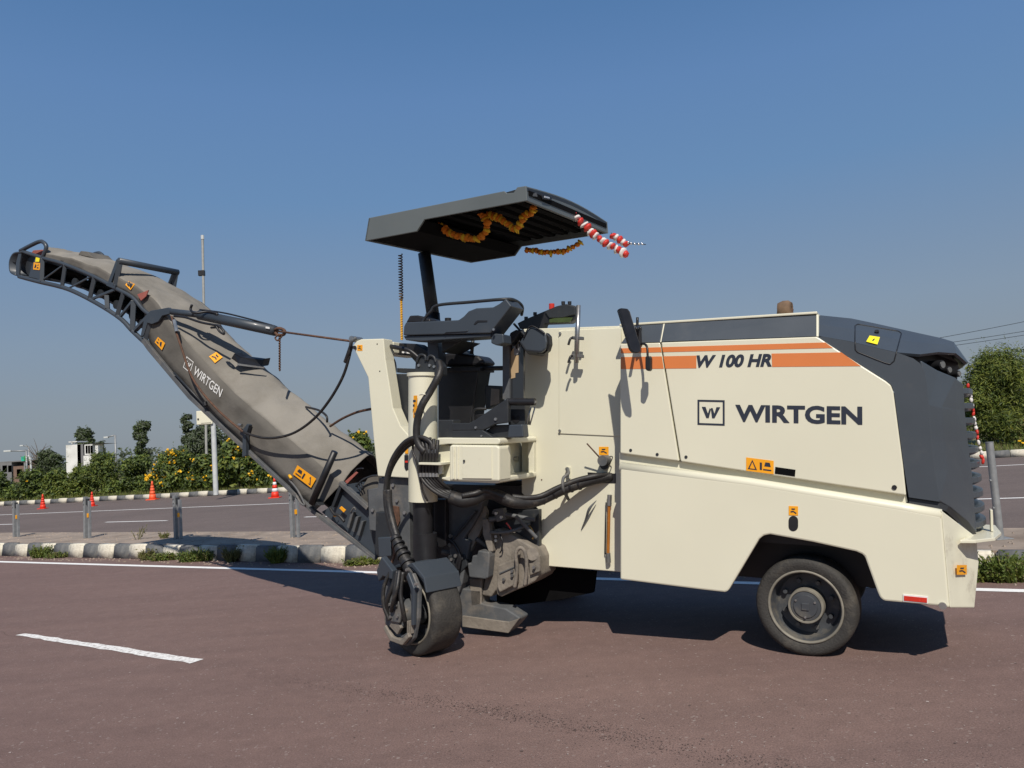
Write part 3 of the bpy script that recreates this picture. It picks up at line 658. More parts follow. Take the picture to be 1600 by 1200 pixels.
# --- white conveyor slewing arm and grey cheek
plate('support_arm', [(551, 541), (557, 533), (564, 530), (599, 529), (602, 562), (614, 638), (626, 666), (640, 682), (638, 747), (590, 744), (584, 690), (575, 590)], -.08, .14, CREAM, mm, .008)
box('arm_top', (P(566, 530, -.08).x, .065, P(566, 531, -.08).z-.12), (P(600, 530, -.08).x, .62, P(600, 531, -.08).z-.004), CREAM, mm, .008)
sticker((558.5, 548), (566.5, 548), (566.5, 539), (558.5, 539), -.08, mm, 'boot')
for x, y in ((589.5, 537.5), (593.5, 580)): bolt(x, y, -.08, .006, BLACK, mm, .003)
cyl('arm_pin', P(554, 543, -.10), P(554, 543, -.06), .018, BLACK, mm, 12)
plate('tail_lamp', [(632.5, 698), (637, 698), (637, 709), (632.5, 709)], -.09, .02, STICK, mm, .003)
plate('tail_lamp', [(631.5, 711), (637.5, 711), (637.5, 733), (634, 735), (631.5, 730)], -.09, .02, BLACK, mm, .003)
plate('tail_lamp_glass', [(632.5, 720), (637, 720), (637, 723), (632.5, 723)], -.094, .01, REDREF, mm, .001)
plate('cheek_plate', [(615, 584), (648, 584), (648, 692), (640, 683), (627, 662), (616, 632)], .08, .06, DGREY, mm, .008)
plate('cheek_cap', [(620, 575), (650, 576), (650, 583), (620, 582)], .08, .1, DGREY, mm, .004)
tube('arm_hose', [P(606, 555, .12), P(614, 564, .1), P(616, 580, .08), P(610, 598, .1), P(612, 620, .1), P(613, 640, .1)], .022, BLACK, mm, 8)
tube('arm_hose', [P(604, 545, .14), P(608, 575, .12), P(606, 600, .12), P(611, 630, .12), P(613, 645, .12)], .014, RUBBER, mm, 8)
# --- operator console
con = plate('console', [(631, 510), (634, 503.5), (696, 501), (716, 500), (724, 494.5), (732, 486), (744, 481.5), (770, 480), (780, 474.5), (790, 466.5), (799, 478), (766, 520.5), (630, 524)], -.40, .22, GREY, mm, .008)
plate('console_rail', [(630, 525), (766, 521.5), (766, 526), (660, 533), (634, 531.5)], -.38, .20, GREY, mm, .006)
plate('console_slot', [(740, 507), (743, 502.5), (746, 500.5), (761, 500.5), (761, 503), (747, 503.5), (743, 507)], -.404, .01, BLACK, con, .001)
tube('console_seam', [P(695, 521, -.403), P(697, 519.5, -.403), P(729, 518, -.403), P(731, 516, -.403)], .003, BLACK, con, 5, 0)
plate('console_foot', [(767, 520.5), (786, 522), (787, 536), (776, 540), (767, 536)], -.36, .14, GREY, mm, .008)
plate('console_arm', [(690, 534), (724, 532), (690, 551)], -.2, .3, DGREY, mm, .006)
plate('console_post', [(668, 533), (684, 533), (686, 575), (668, 575)], -.12, .12, GREY, mm, .006)
tube('console_handrail', [P(659, 507, -.38), P(664, 497, -.38), P(673, 487, -.38), P(684, 477, -.38), P(735, 472, -.38), P(790, 467.5, -.38), P(806, 470, -.2), P(816, 479, -.1), P(815, 492, .0)], .013, DGREY, mm, 8)
prism('console_hump', PP([(634, 504), (640, 493), (652, 492.5), (672, 499), (672, 503)], -.1), V((0, .3, 0)), BLACK, mm, .01)
cyl('console_knob', P(700, 502, -.2), P(700, 497, -.2), .028, BLACK, mm, 12)
bolt(772, 515, -.40, .010, STEEL, mm)
# seat, tank and dark gear behind
sb = prism('seat_base', PP([(684, 580), (748, 578), (735, 662), (684, 690)], .05), V((0, .22, 0)), BLACK, mm, .01)
plate('base_rim', [(672, 575), (750, 573), (750, 580), (672, 582)], .03, .26, BLACK, mm, .006)
plate('seat_cushion', [(688, 560), (694, 552), (716, 551), (748, 556), (757, 566), (752, 571), (690, 573)], .08, .22, BLACK, mm, .03)
plate('seat_bolster', [(703, 549), (708, 544), (714, 546), (716, 552), (703, 553)], .2, .3, DGREY, mm, .012)
plate('seat_tray', [(600, 540), (604, 535), (650, 537), (668, 548), (668, 585), (652, 570), (640, 556), (602, 552)], .15, .15, BLACK, mm, .01)
tube('tray_hose', [P(602, 540, .05), P(620, 543, .0), P(640, 548, .0), P(655, 560, .02)], .02, BLACK, mm, 8)
plate('tray_tag', [(628, 549), (640, 550), (640, 552.5), (628, 551.5)], .145, .004, WHITEINK, mm, 0)
tube('seat_bar', [P(742, 576, .1), P(800, 575, .1)], .02, BLACK, mm, 8, 0)
tube('grab_post', [P(739, 530, .1), P(737, 553, .1)], .016, DGREY, mm, 8, 0)
plate('tank', [(757, 604), (762, 602), (784, 603), (782, 632), (758, 640)], .1, .08, DGREY, mm, .01)
plate('tank_window', [(767, 607), (780, 608), (780, 630), (766, 634)], .095, .01, mat('grey_brown_glass', (.16, .13, .11), .2, .2, 9), mm, .002)
tube('armrest', [P(740, 660, .0), P(740, 645, .0), P(745, 639, .0), P(760, 639, .02)], .012, BLACK, mm, 8)
plate('armrest_pad', [(741, 648), (758, 646), (758, 656), (740, 660)], .02, .1, BLACK, mm, .008)
# front post with glass and notices
plate('post', [(785, 538), (796, 538), (796, 624), (785, 624)], -.05, .05, DUSTGREY, mm, .004)
plate('post_glass', [(796, 532), (802, 522), (816, 514), (818, 520), (818, 625), (796, 625)], -.02, .03, GLASS, mm, .003)
plate('notice', [(797, 552), (802, 544), (805, 544), (805, 590), (797, 592)], -.024, .004, CARD, mm, 0)
plate('notice', [(805, 556), (810, 555), (810, 582), (805, 583)], -.024, .004, CARD, mm, 0)
plate('notice', [(803, 540), (811, 536), (811, 553), (803, 555)], -.026, .004, mat('grey_paper', (.25, .26, .27), .8), mm, 0)
plate('post_bracket', [(797, 520), (806, 515), (814, 518), (800, 535), (798, 540), (792, 538)], -.1, .15, DGREY, mm, .006)
# step plates of the platform
plate('step_guard', [(706, 661), (733, 661), (744, 655), (790, 624), (794, 624), (794, 660), (773, 663), (755, 672), (706, 673)], -.40, .05, DGREY, mm, .006)
plate('step_panel', [(684, 656), (708, 656), (708, 672), (760, 672), (772, 664), (814, 663), (815, 684), (684, 684)], -.34, .12, DGREY, mm, .008)
plate('step_panel', [(706, 673), (754, 672), (772, 684), (706, 684)], -.40, .1, DGREY, mm, .006)
plate('step_box', [(795, 664), (816, 663), (818, 683), (793, 684)], -.40, .10, GREY, mm, .008)
plate('step_riser', [(794, 630), (820, 632), (820, 664), (794, 664)], -.28, .1, DGREY, mm, .006)
plate('riser_cutout', [(800, 649), (803, 649), (806, 655), (809, 649), (812, 650), (811, 658), (806, 662), (801, 658)], -.284, .01, BLACK, mm, .001)
cyl('roll_bar', P(793, 628, -.36), P(836, 628, -.36), .028, BLACK, mm, 14)
bolt(836, 628, -.36, .012, STEEL, mm); bolt(775, 655, -.40, .012, STEEL, mm); bolt(744, 668, -.40, .010, STEEL, mm); bolt(753, 681, -.40, .008, STEEL, mm)
for x in (822, 828): tube('guard_wire', [P(x+8, 636, -.3), P(x, 664, -.3)], .006, STEEL, mm, 6, 0)
# round console lamp
lam = prism('work_lamp', PP([(811.5, 535), (828, 511), (846, 514), (861, 522), (864.5, 534), (862, 546), (853, 552), (821, 548.5)][0:3]+[(853, 521), (855, 534), (853, 546), (846, 551), (821, 548.5)], -.14), V((-.14, .34, 0)), GREY, mm, .015)
tube('lamp_handle', [P(818, 528, -.15), P(827, 511, -.15), P(836, 511, -.15), P(851, 521, -.15)], .006, BLACK, lam, 6)
plate('lamp_rim', [(853, 519.5), (858, 525), (859, 538), (856, 548), (850, 553), (838, 552.5), (849, 550)], -.06, .06, BLACK, lam, .004)
tube('lamp_arm', [P(803, 506, -.05), P(815, 519, -.08), P(821, 525, -.1)], .010, DGREY, mm, 8)
tube('lamp_cable', [P(812, 533, -.1), P(807, 540, -.05), P(808, 548, .0)], .008, BLACK, mm, 6)
# black dashboard behind
db = plate('dashboard', [(808, 505), (820, 499), (846, 488), (858, 483), (870, 478), (884, 475), (900, 478), (898, 499), (890, 504.5), (850, 506), (848, 514), (812, 514)], .55, .10, BLACK, mm, .008)
plate('dashboard_cover', [(851, 487), (870, 479), (885, 475), (899, 479), (898, 491), (880, 496), (858, 497)], .53, .05, DGREY, db, .006)
plate('dashboard_glass', [(858, 499), (870, 496), (895, 496), (890, 503.5), (858, 504)], .535, .03, mat('olive_glass', (.05, .07, .02), .2, .2, 8), db, .003)
c = P(862, 478, .6); cyl('stop_button', c+V((0, 0, -.03)), c+V((0, 0, .02)), .026, REDREF, db, 12)
for x, y in ((822, 497), (836, 490), (880, 473), (890, 473)): cyl('switch', P(x, y+3, .6), P(x, y-2, .6), .018, BLACK, db, 8)
# --- canopy
nb = [(576, 340.5), (787.5, 298.5), (792, 302), (802.5, 301), (808, 292.5), (822, 290.4), (823.5, 313.5), (663, 343), (651, 361.5), (570, 376.5)]
CN = -.45
near = PP(nb, CN)
def far_of(p, px, py):
    q = PX(px, py, p.x); return q
f_front_t = far_of(near[5], 951, 333); f_front_b = far_of(near[6], 954, 360)
f_drop_t = far_of(near[7], 812, 390); f_drop_b = far_of(near[8], 803, 406.5); f_rear_b = far_of(near[9], 728, 415)
YF = (f_front_t.y+f_drop_b.y)/2
slope = ((f_front_t.z-near[5].z)/(f_front_t.y-CN)+(f_drop_b.z-near[8].z)/(f_drop_b.y-CN)+(f_rear_b.z-near[9].z)/(f_rear_b.y-CN))/3
print('canopy far', f_front_t, f_drop_b, f_rear_b, 'YF', YF, 'slope', slope)
cano = empty('canopy', (0, 0, 0), mm)
def ft(p, y, lift=0): return V((p.x, y, p.z+slope*(y-CN)+lift))
prism('near_fascia', near, V((0, .02, slope*.02)), CANG, cano, .004)
prism('far_fascia', [ft(p, YF) for p in near], V((0, -.02, -slope*.02)), CANG, cano, .004)
fx_, zb_, ztp = near[5].x, near[6].z, near[5].z
vs, fs = [], []
NF = 10
for k in range(NF+1):
    t = k/NF; y = CN+.02+(YF-CN-.04)*t; cr = .045*math.sin(math.pi*t)
    for dz, dx in ((0, 0), (zb_-ztp, .005), (zb_-ztp, -.02), (0, -.025)): vs.append(V((fx_+dx-.002, y, ztp+dz+slope*(y-CN)+(cr if dz == 0 else 0))))
for k in range(NF):
    for j in range(4): fs.append([k*4+j, k*4+(j+1) % 4, (k+1)*4+(j+1) % 4, (k+1)*4+j])
fs += [[0, 1, 2, 3], [4*NF+3, 4*NF+2, 4*NF+1, 4*NF]]
fr = build('front_fascia', vs, fs, CANG, cano, .004)
# roof skin and ribbed underside
roof = [near[0], near[1], near[4], near[5]]
vs = []
for p in roof:
    for k in range(7):
        t = k/6; y = CN+.01+(YF-CN-.02)*t; vs.append(V((p.x, y, p.z+slope*(y-CN)-.012+.045*math.sin(math.pi*t))))
fs = [[i*7+k, i*7+k+1, (i+1)*7+k+1, (i+1)*7+k] for i in range(3) for k in range(6)]
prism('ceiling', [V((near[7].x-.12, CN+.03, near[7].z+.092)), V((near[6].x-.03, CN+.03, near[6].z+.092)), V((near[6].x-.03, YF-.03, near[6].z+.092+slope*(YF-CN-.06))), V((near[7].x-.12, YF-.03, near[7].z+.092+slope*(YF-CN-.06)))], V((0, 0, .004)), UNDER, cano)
rs = build('roof_skin', vs, fs, DGREY, cano); s_ = rs.modifiers.new('s', 'SOLIDIFY'); s_.thickness = .03; s_.offset = -1
prism('rear_fascia', [near[0], near[9], ft(near[9], YF), ft(near[0], YF)], V((.02, 0, 0)), CANG, cano, .004)
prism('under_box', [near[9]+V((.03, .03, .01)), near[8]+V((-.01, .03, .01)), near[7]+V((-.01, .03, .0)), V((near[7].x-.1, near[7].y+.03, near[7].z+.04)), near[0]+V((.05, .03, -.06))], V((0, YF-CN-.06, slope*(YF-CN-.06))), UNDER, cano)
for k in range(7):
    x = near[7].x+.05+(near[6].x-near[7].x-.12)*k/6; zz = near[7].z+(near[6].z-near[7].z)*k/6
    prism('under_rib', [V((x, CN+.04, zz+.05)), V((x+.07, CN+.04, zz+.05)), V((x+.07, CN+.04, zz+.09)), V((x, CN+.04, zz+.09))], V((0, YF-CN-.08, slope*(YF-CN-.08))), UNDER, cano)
pm = P(850, 307, .0); pm = PX(855, 307, fx_+.004)
prism('marker_lamp', [PX(*q, fx_+.02) for q in ((846, 305), (849, 303.5), (861, 306.5), (863, 309), (862, 313), (848, 311))], V((-.03, 0, 0)), BLACK, cano, .004)
prism('marker_lens', [PX(*q, fx_+.024) for q in ((851, 306), (859, 308), (859, 310.5), (851, 308.8))], V((-.01, 0, 0)), LENS, cano, .001)
prism('roof_emblem', [PX(*q, fx_+.008) for q in ((832, 306.5), (834, 302), (838.5, 301), (840, 307.5))], V((-.005, 0, 0)), DUSTGREY, cano, .001)
tube('canopy_post', [P(663, 396, .45), P(678, 503, .45)], .062, DGREY, mm, 16, 0)
tube('canopy_foot', [P(676, 490, .45), P(680, 545, .45)], .07, BLACK, mm, 12, 0)
# coiled yellow cord
pts = []
for k in range(17*9):
    t = k/(17*9-1); y = 397+t*72; c = P(625.5+t*1.3, y, -.1); a = 2*math.pi*17*t; pts.append(c+V((.017*math.cos(a), .017*math.sin(a), 0)))
tube('coiled_cord', pts, .0055, mat('brown_coil', (.10, .055, .015), .5, .2, 20), mm, 5, 0)
pts = []
for k in range(24*6):
    t = k/(24*6-1); y = 467+t*64; c = P(626.8+t*1.0, y, -.1); a = 2*math.pi*24*t; pts.append(c+V((.008*math.cos(a), .008*math.sin(a), 0)))
tube('coiled_cord', pts, .006, YELLOWCORD, mm, 5, 0)
tube('cord_core', [P(626.8, 463, -.1), P(627.8, 531, -.1)], .005, BLACK, mm, 6, 0)
# --- hoses of the lifting leg
HY = -.52
def hose(name, pts, r, m=RUBBER, sides=12, Y=HY): return tube(name, [P(q[0], q[1], q[2] if len(q) > 2 else Y) for q in pts], r, m, mm, sides)
hose('column_hose', [(686, 566, -.38), (688, 578, -.42), (683, 592, -.46), (672, 612, -.48), (659, 634), (652, 658), (651, 682), (656, 697), (664, 706)], .030)
tube('hose_strap', [P(656, 617, -.45), P(662, 616, -.53), P(670, 617, -.45)], .006, CREAM, mm, 6)
for k in range(3):
    hose('leg_hose', [(676-2*k, 702+2*k, HY+.03*k), (672-2*k, 690+3*k, HY+.03*k), (655, 683+3.5*k, HY+.03*k), (634+k*2, 690+3*k, HY+.02*k), (616+2*k, 712+2*k, HY+.02*k), (605+1.5*k, 742, HY+.02*k), (602+2*k, 775, HY+.02*k)], .019)
for k in range(2):
    hose('leg_hose', [(604+k*3, 765, -.52), (605+k*3, 790, -.53), (611+k*3, 818, -.55), (620+2*k, 845, -.58), (630, 868, -.62), (640, 890, -.66)], .030)
hose('hose_sleeve', [(617, 838, -.60), (624, 856, -.63), (632, 872, -.66), (640, 888, -.68), (647, 906, -.68)], [.036, .043, .046, .052, .055])
for i, (x, y) in enumerate(((619, 843), (623, 851), (627, 860), (631, 868), (637, 880))):
    c = P(x, y, -.61-.016*i); d_ = (P(x+5, y+11, -.63-.016*i)-c).normalized(); cyl('sleeve_band', c-d_*.008, c+d_*.008, .048+.003*i, BLACK, mm, 14)
for k in range(6):
    x = 657+k*5
    hose('bundle_hose', [(x-4+k*1.2, 690-(3-abs(k-3))*2, -.50), (x+1, 706, -.52), (x, 726, -.50), (x+1, 744, -.48), (667+k*5.5, 758, -.48+.01*k), (684+k*5, 768+(3-k), -.46+.02*k), (706+k*3, 780-k*1.6, -.45+.02*k), (722, 783-k*2, -.42+.02*k)], .0145)
    for y in (705, 742):
        cyl('hose_fitting', P(x+.5, y-3, -.515 if y < 720 else -.485), P(x+.5, y+3, -.515 if y < 720 else -.485), .017, STEEL, mm, 10)
plate('hose_clamp', [(654, 722.5), (688, 723), (688, 727), (654, 726)], -.55, .2, CREAM, mm, .003)
plate('hose_clamp_plate', [(684, 722), (690.5, 722), (690.5, 740), (685, 742)], -.48, .03, CREAM, mm, .003)
tube('bundle_hose', [P(646, 690, -.46), P(645, 705, -.47), P(650, 718, -.48), P(655, 740, -.47), P(660, 765, -.45), P(668, 783, -.42)], .009, RUBBER, mm, 8)
hose('hose_loom', [(704, 776, -.44), (722, 782, -.42), (740, 779, -.38), (755, 772, -.32), (770, 772, -.28), (785, 778, -.24), (803, 785, -.2), (822, 786, -.12), (842, 782, -.04), (862, 773, .02), (882, 764, .05), (905, 756, .1), (930, 749, .15), (955, 745, .24)], [.052, .058, .055, .05, .045, .05, .046, .046, .044, .044, .043, .044, .04, .04], RUBBER, 14)
hose('loom_hose', [(800, 776, -.2), (822, 778, -.14), (845, 775, -.06), (870, 763, .0), (900, 751, .06), (930, 744, .12), (955, 742, .24)], .022)
hose('loom_hose', [(722, 775, -.46), (742, 771, -.42), (758, 766, -.35), (775, 772, -.3), (800, 784, -.22)], .022)
for x, y, Y in ((718, 781, -.42), (744, 778, -.37), (849, 779, 0), (868, 770, .03), (893, 760, .07), (906, 756, .1)):
    c = P(x, y, Y); cyl('loom_band', c+V((-.008, 0, 0)), c+V((.008, 0, .001)), .057 if x < 800 else .05, BLACK, mm, 14)
# --- gear beneath the platform
plate('frame_plate', [(592, 747), (637, 748), (640, 800), (641, 892), (606, 897), (598, 862), (589, 858), (589, 830), (577, 828), (575, 765), (590, 762)], -.02, .06, DUSTGREY, mm, .006)
plate('frame_post', [(587, 800), (608, 800), (612, 868), (590, 870), (586, 850)], -.10, .08, DGREY, mm, .008)
plate('frame_block', [(590, 840), (611, 839), (611, 869), (592, 871)], -.14, .05, GREY, mm, .008)
plate('rust_shield', [(612, 790), (622, 792), (624, 815), (618, 830), (612, 815)], -.04, .02, RUST, mm, .003)
tube('rust_rod', [P(611, 838, -.12), P(616, 865, -.12), P(612, 880, -.12)], .012, RUST, mm, 8)
for x, y in ((621, 782), (633, 801), (615, 758), (583, 797)): bolt(x, y, -.025, .016, STEEL, mm, .015)
plate('frame_core', [(640, 755), (845, 760), (845, 850), (820, 840), (760, 880), (720, 930), (640, 900)], .25, .9, BLACK, mm, 0)
plate('guide_plate', [(678, 780), (696, 780), (696, 853), (690, 856), (678, 852)], -.15, .06, BLACK, mm, .006)
plate('swing_arm', [(697, 784), (756, 782), (750, 800), (738, 822), (724, 842), (735, 845), (730, 868), (722, 912), (716, 928), (708, 905), (702, 860), (697, 830)], -.05, .10, DUSTGREY, mm, .01)
prism('swing_arm_rib', PP([(741, 797, -.10), (742, 800, -.10), (722, 826, -.10), (706, 845, -.08), (704, 842, -.08), (718, 822, -.10)]), V((0, .05, 0)), GREY, mm, .004)
plate('swing_plate', [(736, 790), (752, 782), (760, 800), (758, 815), (735, 862), (728, 866)], -.01, .05, DIRTY, mm, .006)
for p_ in ([(700, 842), (710, 850), (717, 868), (713, 886), (714, 898)], [(704, 845), (714, 856), (719, 872), (716, 890)]):
    tube('swing_chain', [P(x, y, -.1) for x, y in p_], .013, BLACK, mm, 8)
for x, y in ((705, 837), (704, 851), (713, 868), (713, 891)): bolt(x, y, -.09, .016, STEEL, mm, .02)
# milling drum housing
hz = .02
hs = plate('drum_housing', [(754, 812), (762, 810), (764, 830), (778, 826), (800, 836), (820, 848), (836, 858), (842, 872), (842, 900), (836, 908), (820, 917), (800, 924), (783, 933), (777, 930), (775, 922), (767, 933), (753, 930), (764, 862), (755, 832)], hz, .35, DIRTY, mm, .012)
plate('housing_lug', [(753, 811), (762, 811), (768, 842), (770, 862), (763, 862), (754, 835)], hz-.06, .06, DIRTY, mm, .008)
plate('housing_panel', [(777, 884), (796, 876), (808, 872), (808, 912), (780, 926), (776, 916)], hz-.04, .06, DIRTY, mm, .01)
plate('housing_panel', [(780, 895), (806, 884), (806, 886), (780, 897.5)], hz-.05, .02, DUSTGREY, mm, .003)
plate('housing_panel', [(826, 876), (843, 868), (843, 893), (828, 899)], hz-.03, .04, DIRTY, mm, .006)
tube('housing_handle', [P(804, 918, hz-.06), P(808, 890, hz-.08), P(806, 866, hz-.10), P(812, 856, hz-.10), P(820, 862, hz-.09), P(823, 885, hz-.08), P(820, 915, hz-.06)], .016, DIRTY, mm, 8)
plate('housing_flap', [(799, 860), (809, 856), (812, 866), (806, 890), (806, 905), (800, 906)], hz-.03, .03, DIRTY, mm, .006)
cyl('housing_boss', P(832, 866, hz-.04), P(832, 866, hz+.02), .05, DIRTY, mm, 18)
for x, y in ((788, 905), (801, 892), (801, 899), (835, 886), (776, 838), (776, 844)): bolt(x, y, hz-.045, .013, STEEL, mm, .018)
tube('housing_link', [P(766, 832, hz-.05), P(785, 832, hz-.05), P(805, 828, hz-.02), P(828, 818, .1)], .014, DUSTGREY, mm, 8)
tube('housing_cable', [P(780, 832, hz-.05), P(785, 845, hz-.07), P(784, 858, hz-.05), P(781, 864, hz-.03)], .006, BLACK, mm, 6)
tube('red_cable', [P(791, 817, .0), P(795, 822, .0), P(799, 828, .0)], .007, REDREF, mm, 6)
tube('fuel_hose', [P(824, 820, .1), P(830, 826, .08), P(834, 836, .08), P(832, 842, .08)], .008, mat('brass', (.4, .25, .08), .4, .1, 8, metal=.6), mm, 6)
plate('housing_bracket', [(730, 880), (736, 880), (738, 868), (745, 868), (747, 860), (764, 863), (765, 870), (762, 903), (758, 905), (733, 902)], hz-.10, .10, DUSTGREY, mm, .01)
plate('bracket_stem', [(733, 904), (752, 904), (752, 945), (736, 948)], hz-.02, .06, DIRTY, mm, .008)
plate('drum_shade_plate', [(776, 905), (850, 888), (930, 893), (926, 926), (880, 936), (812, 945), (776, 945)], .42, .05, UNDER, mm, 0)  # added black sheet: hides the far wheel and stands in for shade
plate('housing_frame', [(766, 800), (842, 796), (842, 856), (826, 846), (800, 832), (778, 824), (766, 828)], .12, .06, DGREY, mm, .006)
for x0, y0, x1, y1, r_ in ((770, 800, 836, 812, .018), (764, 812, 800, 806, .022), (806, 806, 838, 840, .016), (700, 790, 760, 796, .02), (690, 862, 735, 870, .022), (744, 842, 768, 858, .02)):
    cyl('cross_rod', P(x0, y0, -.02), P(x1, y1, .08), r_, DUSTGREY, mm, 10)
plate('cross_bracket', [(700, 868), (726, 866), (730, 884), (714, 900), (700, 892)], -.06, .05, DGREY, mm, .006)
plate('cross_bracket', [(770, 796), (786, 794), (790, 812), (776, 816)], -.02, .06, DUSTGREY, mm, .006)
for x, y in ((706, 874), (722, 872), (716, 890), (776, 802), (784, 808)): bolt(x, y, -.065, .013, STEEL, mm, .015)
# skid foot
sf = prism('skid_shoe', PP([(714, 919), (752, 922), (752, 943), (790, 951), (812, 965), (812, 969), (794, 989), (755, 984), (722, 979), (718, 950)], hz-.02), V((0, .16, 0)), DUSTGREY, mm, .012)
prism('skid_lip', PP([(722, 962), (795, 972), (812, 966), (794, 989.5), (722, 979.5)], hz-.035), V((0, .03, 0)), DIRTY, mm, .005)
box('drum_cover', (P(770, 900, .3).x, .35, .42), (P(845, 900, .3).x+.2, 1.25, 1.1), BLACK, mm)
# --- conveyor
YC, YD = .35, 1.15
cv = empty('conveyor', (0, 0, 0), mm)
ST = [((70, 403), (72, 395), (76, 386)), ((100, 412), (104, 402), (110, 392)), ((148, 432), (152, 418), (158, 402)), ((182, 450), (190, 436), (200, 417)), ((207, 464), (217, 450), (232, 431)),
      ((224, 484), (243, 470), (266, 455)), ((237, 541), (268, 505), (302, 480)), ((300, 617), (332, 579), (372, 540)), ((375, 688), (412, 653), (455, 614)), ((440, 748), (483, 712), (524, 669)), ((494, 796), (532, 756), (580, 713))]
LA = [P(*q[0], YC) for q in ST]; RA = [P(*q[1], YC) for q in ST]; TA = [P(*q[2], CY) for q in ST]
NS = 16
Ls, Rs, Ts = smooth(LA, NS), smooth(RA, NS), smooth(TA, NS)
M_ = 21; vs, fs = [], []; n_ = len(Ls)
for i in range(n_):
    l_, r_, t_ = Ls[i], Rs[i], Ts[i]; key = [l_, r_+V((0, 0, 0)), r_.lerp(t_, .5)+V((0, -.015, .02)), t_+V((0, 0, 0)), mir(r_.lerp(t_, .5)+V((0, -.015, .02))), mir(r_), mir(l_)]
    sm_ = []
    for k in range(6):
        p0, p1, p2, p3 = key[max(k-1, 0)], key[k], key[k+1], key[min(k+2, 6)]
        if k == 1: p0 = p1
        if k == 4: p3 = p2
        for j in range(4):
            t = j/4
            sm_.append(p1.lerp(p2, t) if k in (0, 5) else .5*((2*p1)+(p2-p0)*t+(2*p0-5*p1+4*p2-p3)*t*t+(3*p1-p0-3*p2+p3)*t**3))
    sm_.append(key[6]); m_ = len(sm_); u = i/n_
    for j, p in enumerate(sm_):
        if 1 <= j <= m_-2:
            a_ = mnoise.noise(V((p.x*1.3, p.y*3.0, p.z*1.1)))*.018 + (.5-abs(mnoise.noise(V((p.x*3.3+9, p.y*4, p.z*3)))))*.032 + (.4-abs(mnoise.noise(V((p.x*1.6+p.z*2.2, p.y*3+4, p.z*.7)))))*.03 + (.4-abs(mnoise.noise(V((p.x*5+p.z*2, p.y*2.5+4, p.z*4-p.x*2)))))*.03-.022
            p = p+V((0, -.45 if j < m_/2 else .45, .8))*a_
        vs.append(p)
for i in range(n_-1):
    for j in range(m_-1): fs.append([i*m_+j, i*m_+j+1, (i+1)*m_+j+1, (i+1)*m_+j])
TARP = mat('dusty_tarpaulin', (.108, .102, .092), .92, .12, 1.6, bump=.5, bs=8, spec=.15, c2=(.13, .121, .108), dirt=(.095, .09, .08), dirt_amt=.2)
TARPT = mat('sunlit_dusty_tarpaulin', (.185, .172, .15), .92, .14, 1.4, bump=.6, bs=8, spec=.15, c2=(.24, .224, .197), dirt=(.15, .135, .11), dirt_amt=.2)  # paler top faces: some dust, plus sun brightness put into the colour
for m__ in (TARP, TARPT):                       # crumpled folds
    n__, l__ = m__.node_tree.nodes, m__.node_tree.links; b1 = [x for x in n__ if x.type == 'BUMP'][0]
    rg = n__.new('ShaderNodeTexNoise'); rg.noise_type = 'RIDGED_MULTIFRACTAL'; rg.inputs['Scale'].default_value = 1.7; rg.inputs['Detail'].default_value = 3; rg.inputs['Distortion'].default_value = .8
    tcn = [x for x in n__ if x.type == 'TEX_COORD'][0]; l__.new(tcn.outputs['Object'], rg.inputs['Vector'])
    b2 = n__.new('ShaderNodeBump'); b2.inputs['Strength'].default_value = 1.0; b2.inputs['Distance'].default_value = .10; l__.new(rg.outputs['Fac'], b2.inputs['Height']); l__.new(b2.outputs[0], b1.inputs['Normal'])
from mathutils.bvhtree import BVHTree
TB = BVHTree.FromPolygons([tuple(v) for v in vs], fs)
def drape(o, lift=.022):
    for ci, ob in enumerate([o]+list(o.children)):
        for v in ob.data.vertices:
            h_ = TB.ray_cast(MO, (v.co-MO).normalized())
            if h_[0] is not None: v.co = h_[0]+(MO-h_[0]).normalized()*(lift+.003*ci)
    return o
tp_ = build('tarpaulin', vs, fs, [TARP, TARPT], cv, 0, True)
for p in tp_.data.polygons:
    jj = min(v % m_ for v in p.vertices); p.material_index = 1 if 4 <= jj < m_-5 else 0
tp_.modifiers.new('es', 'EDGE_SPLIT').split_angle = R(28)
s_ = tp_.modifiers.new('s', 'SOLIDIFY'); s_.thickness = .006
# belt runs inside and rollers
def run(name, px, dY0, dY1, lift, m):
    pts = smooth([P(*q, YC)+V((0, 0, lift)) for q in px], 5); vs, fs = [], []
    for p in pts: vs += [V((p.x, dY0, p.z)), V((p.x, dY1, p.z)), V((p.x, dY1, p.z-.025)), V((p.x, dY0, p.z-.025))]
    for i in range(len(pts)-1):
        for k in range(4): fs.append([i*4+k, i*4+(k+1) % 4, (i+1)*4+(k+1) % 4, (i+1)*4+k])
    return build(name, vs, fs, m, cv)
BOT = [(30, 432), (60, 440), (98, 449), (125, 460), (160, 479), (190, 499), (207, 517), (237, 545), (300, 621), (375, 692), (440, 752), (500, 803), (560, 850)]
TOPC = [(36, 393), (68, 403.5), (100, 412.5), (148, 432.5), (182, 451), (207, 464.5), (224, 484), (238, 494)]
run('belt_lower', BOT, .48, 1.02, .07, BLACK); run('belt_upper', TOPC, .42, 1.08, -.03, BLACK)
for q in ((43, 415), (110, 440), (150, 458), (175, 475), (200, 492), (215, 505)):
    c = P(*q, YC); cyl('roller', V((c.x, .4, c.z)), V((c.x, 1.1, c.z)), .055 if q[0] > 50 else .13, DGREY, cv, 16)
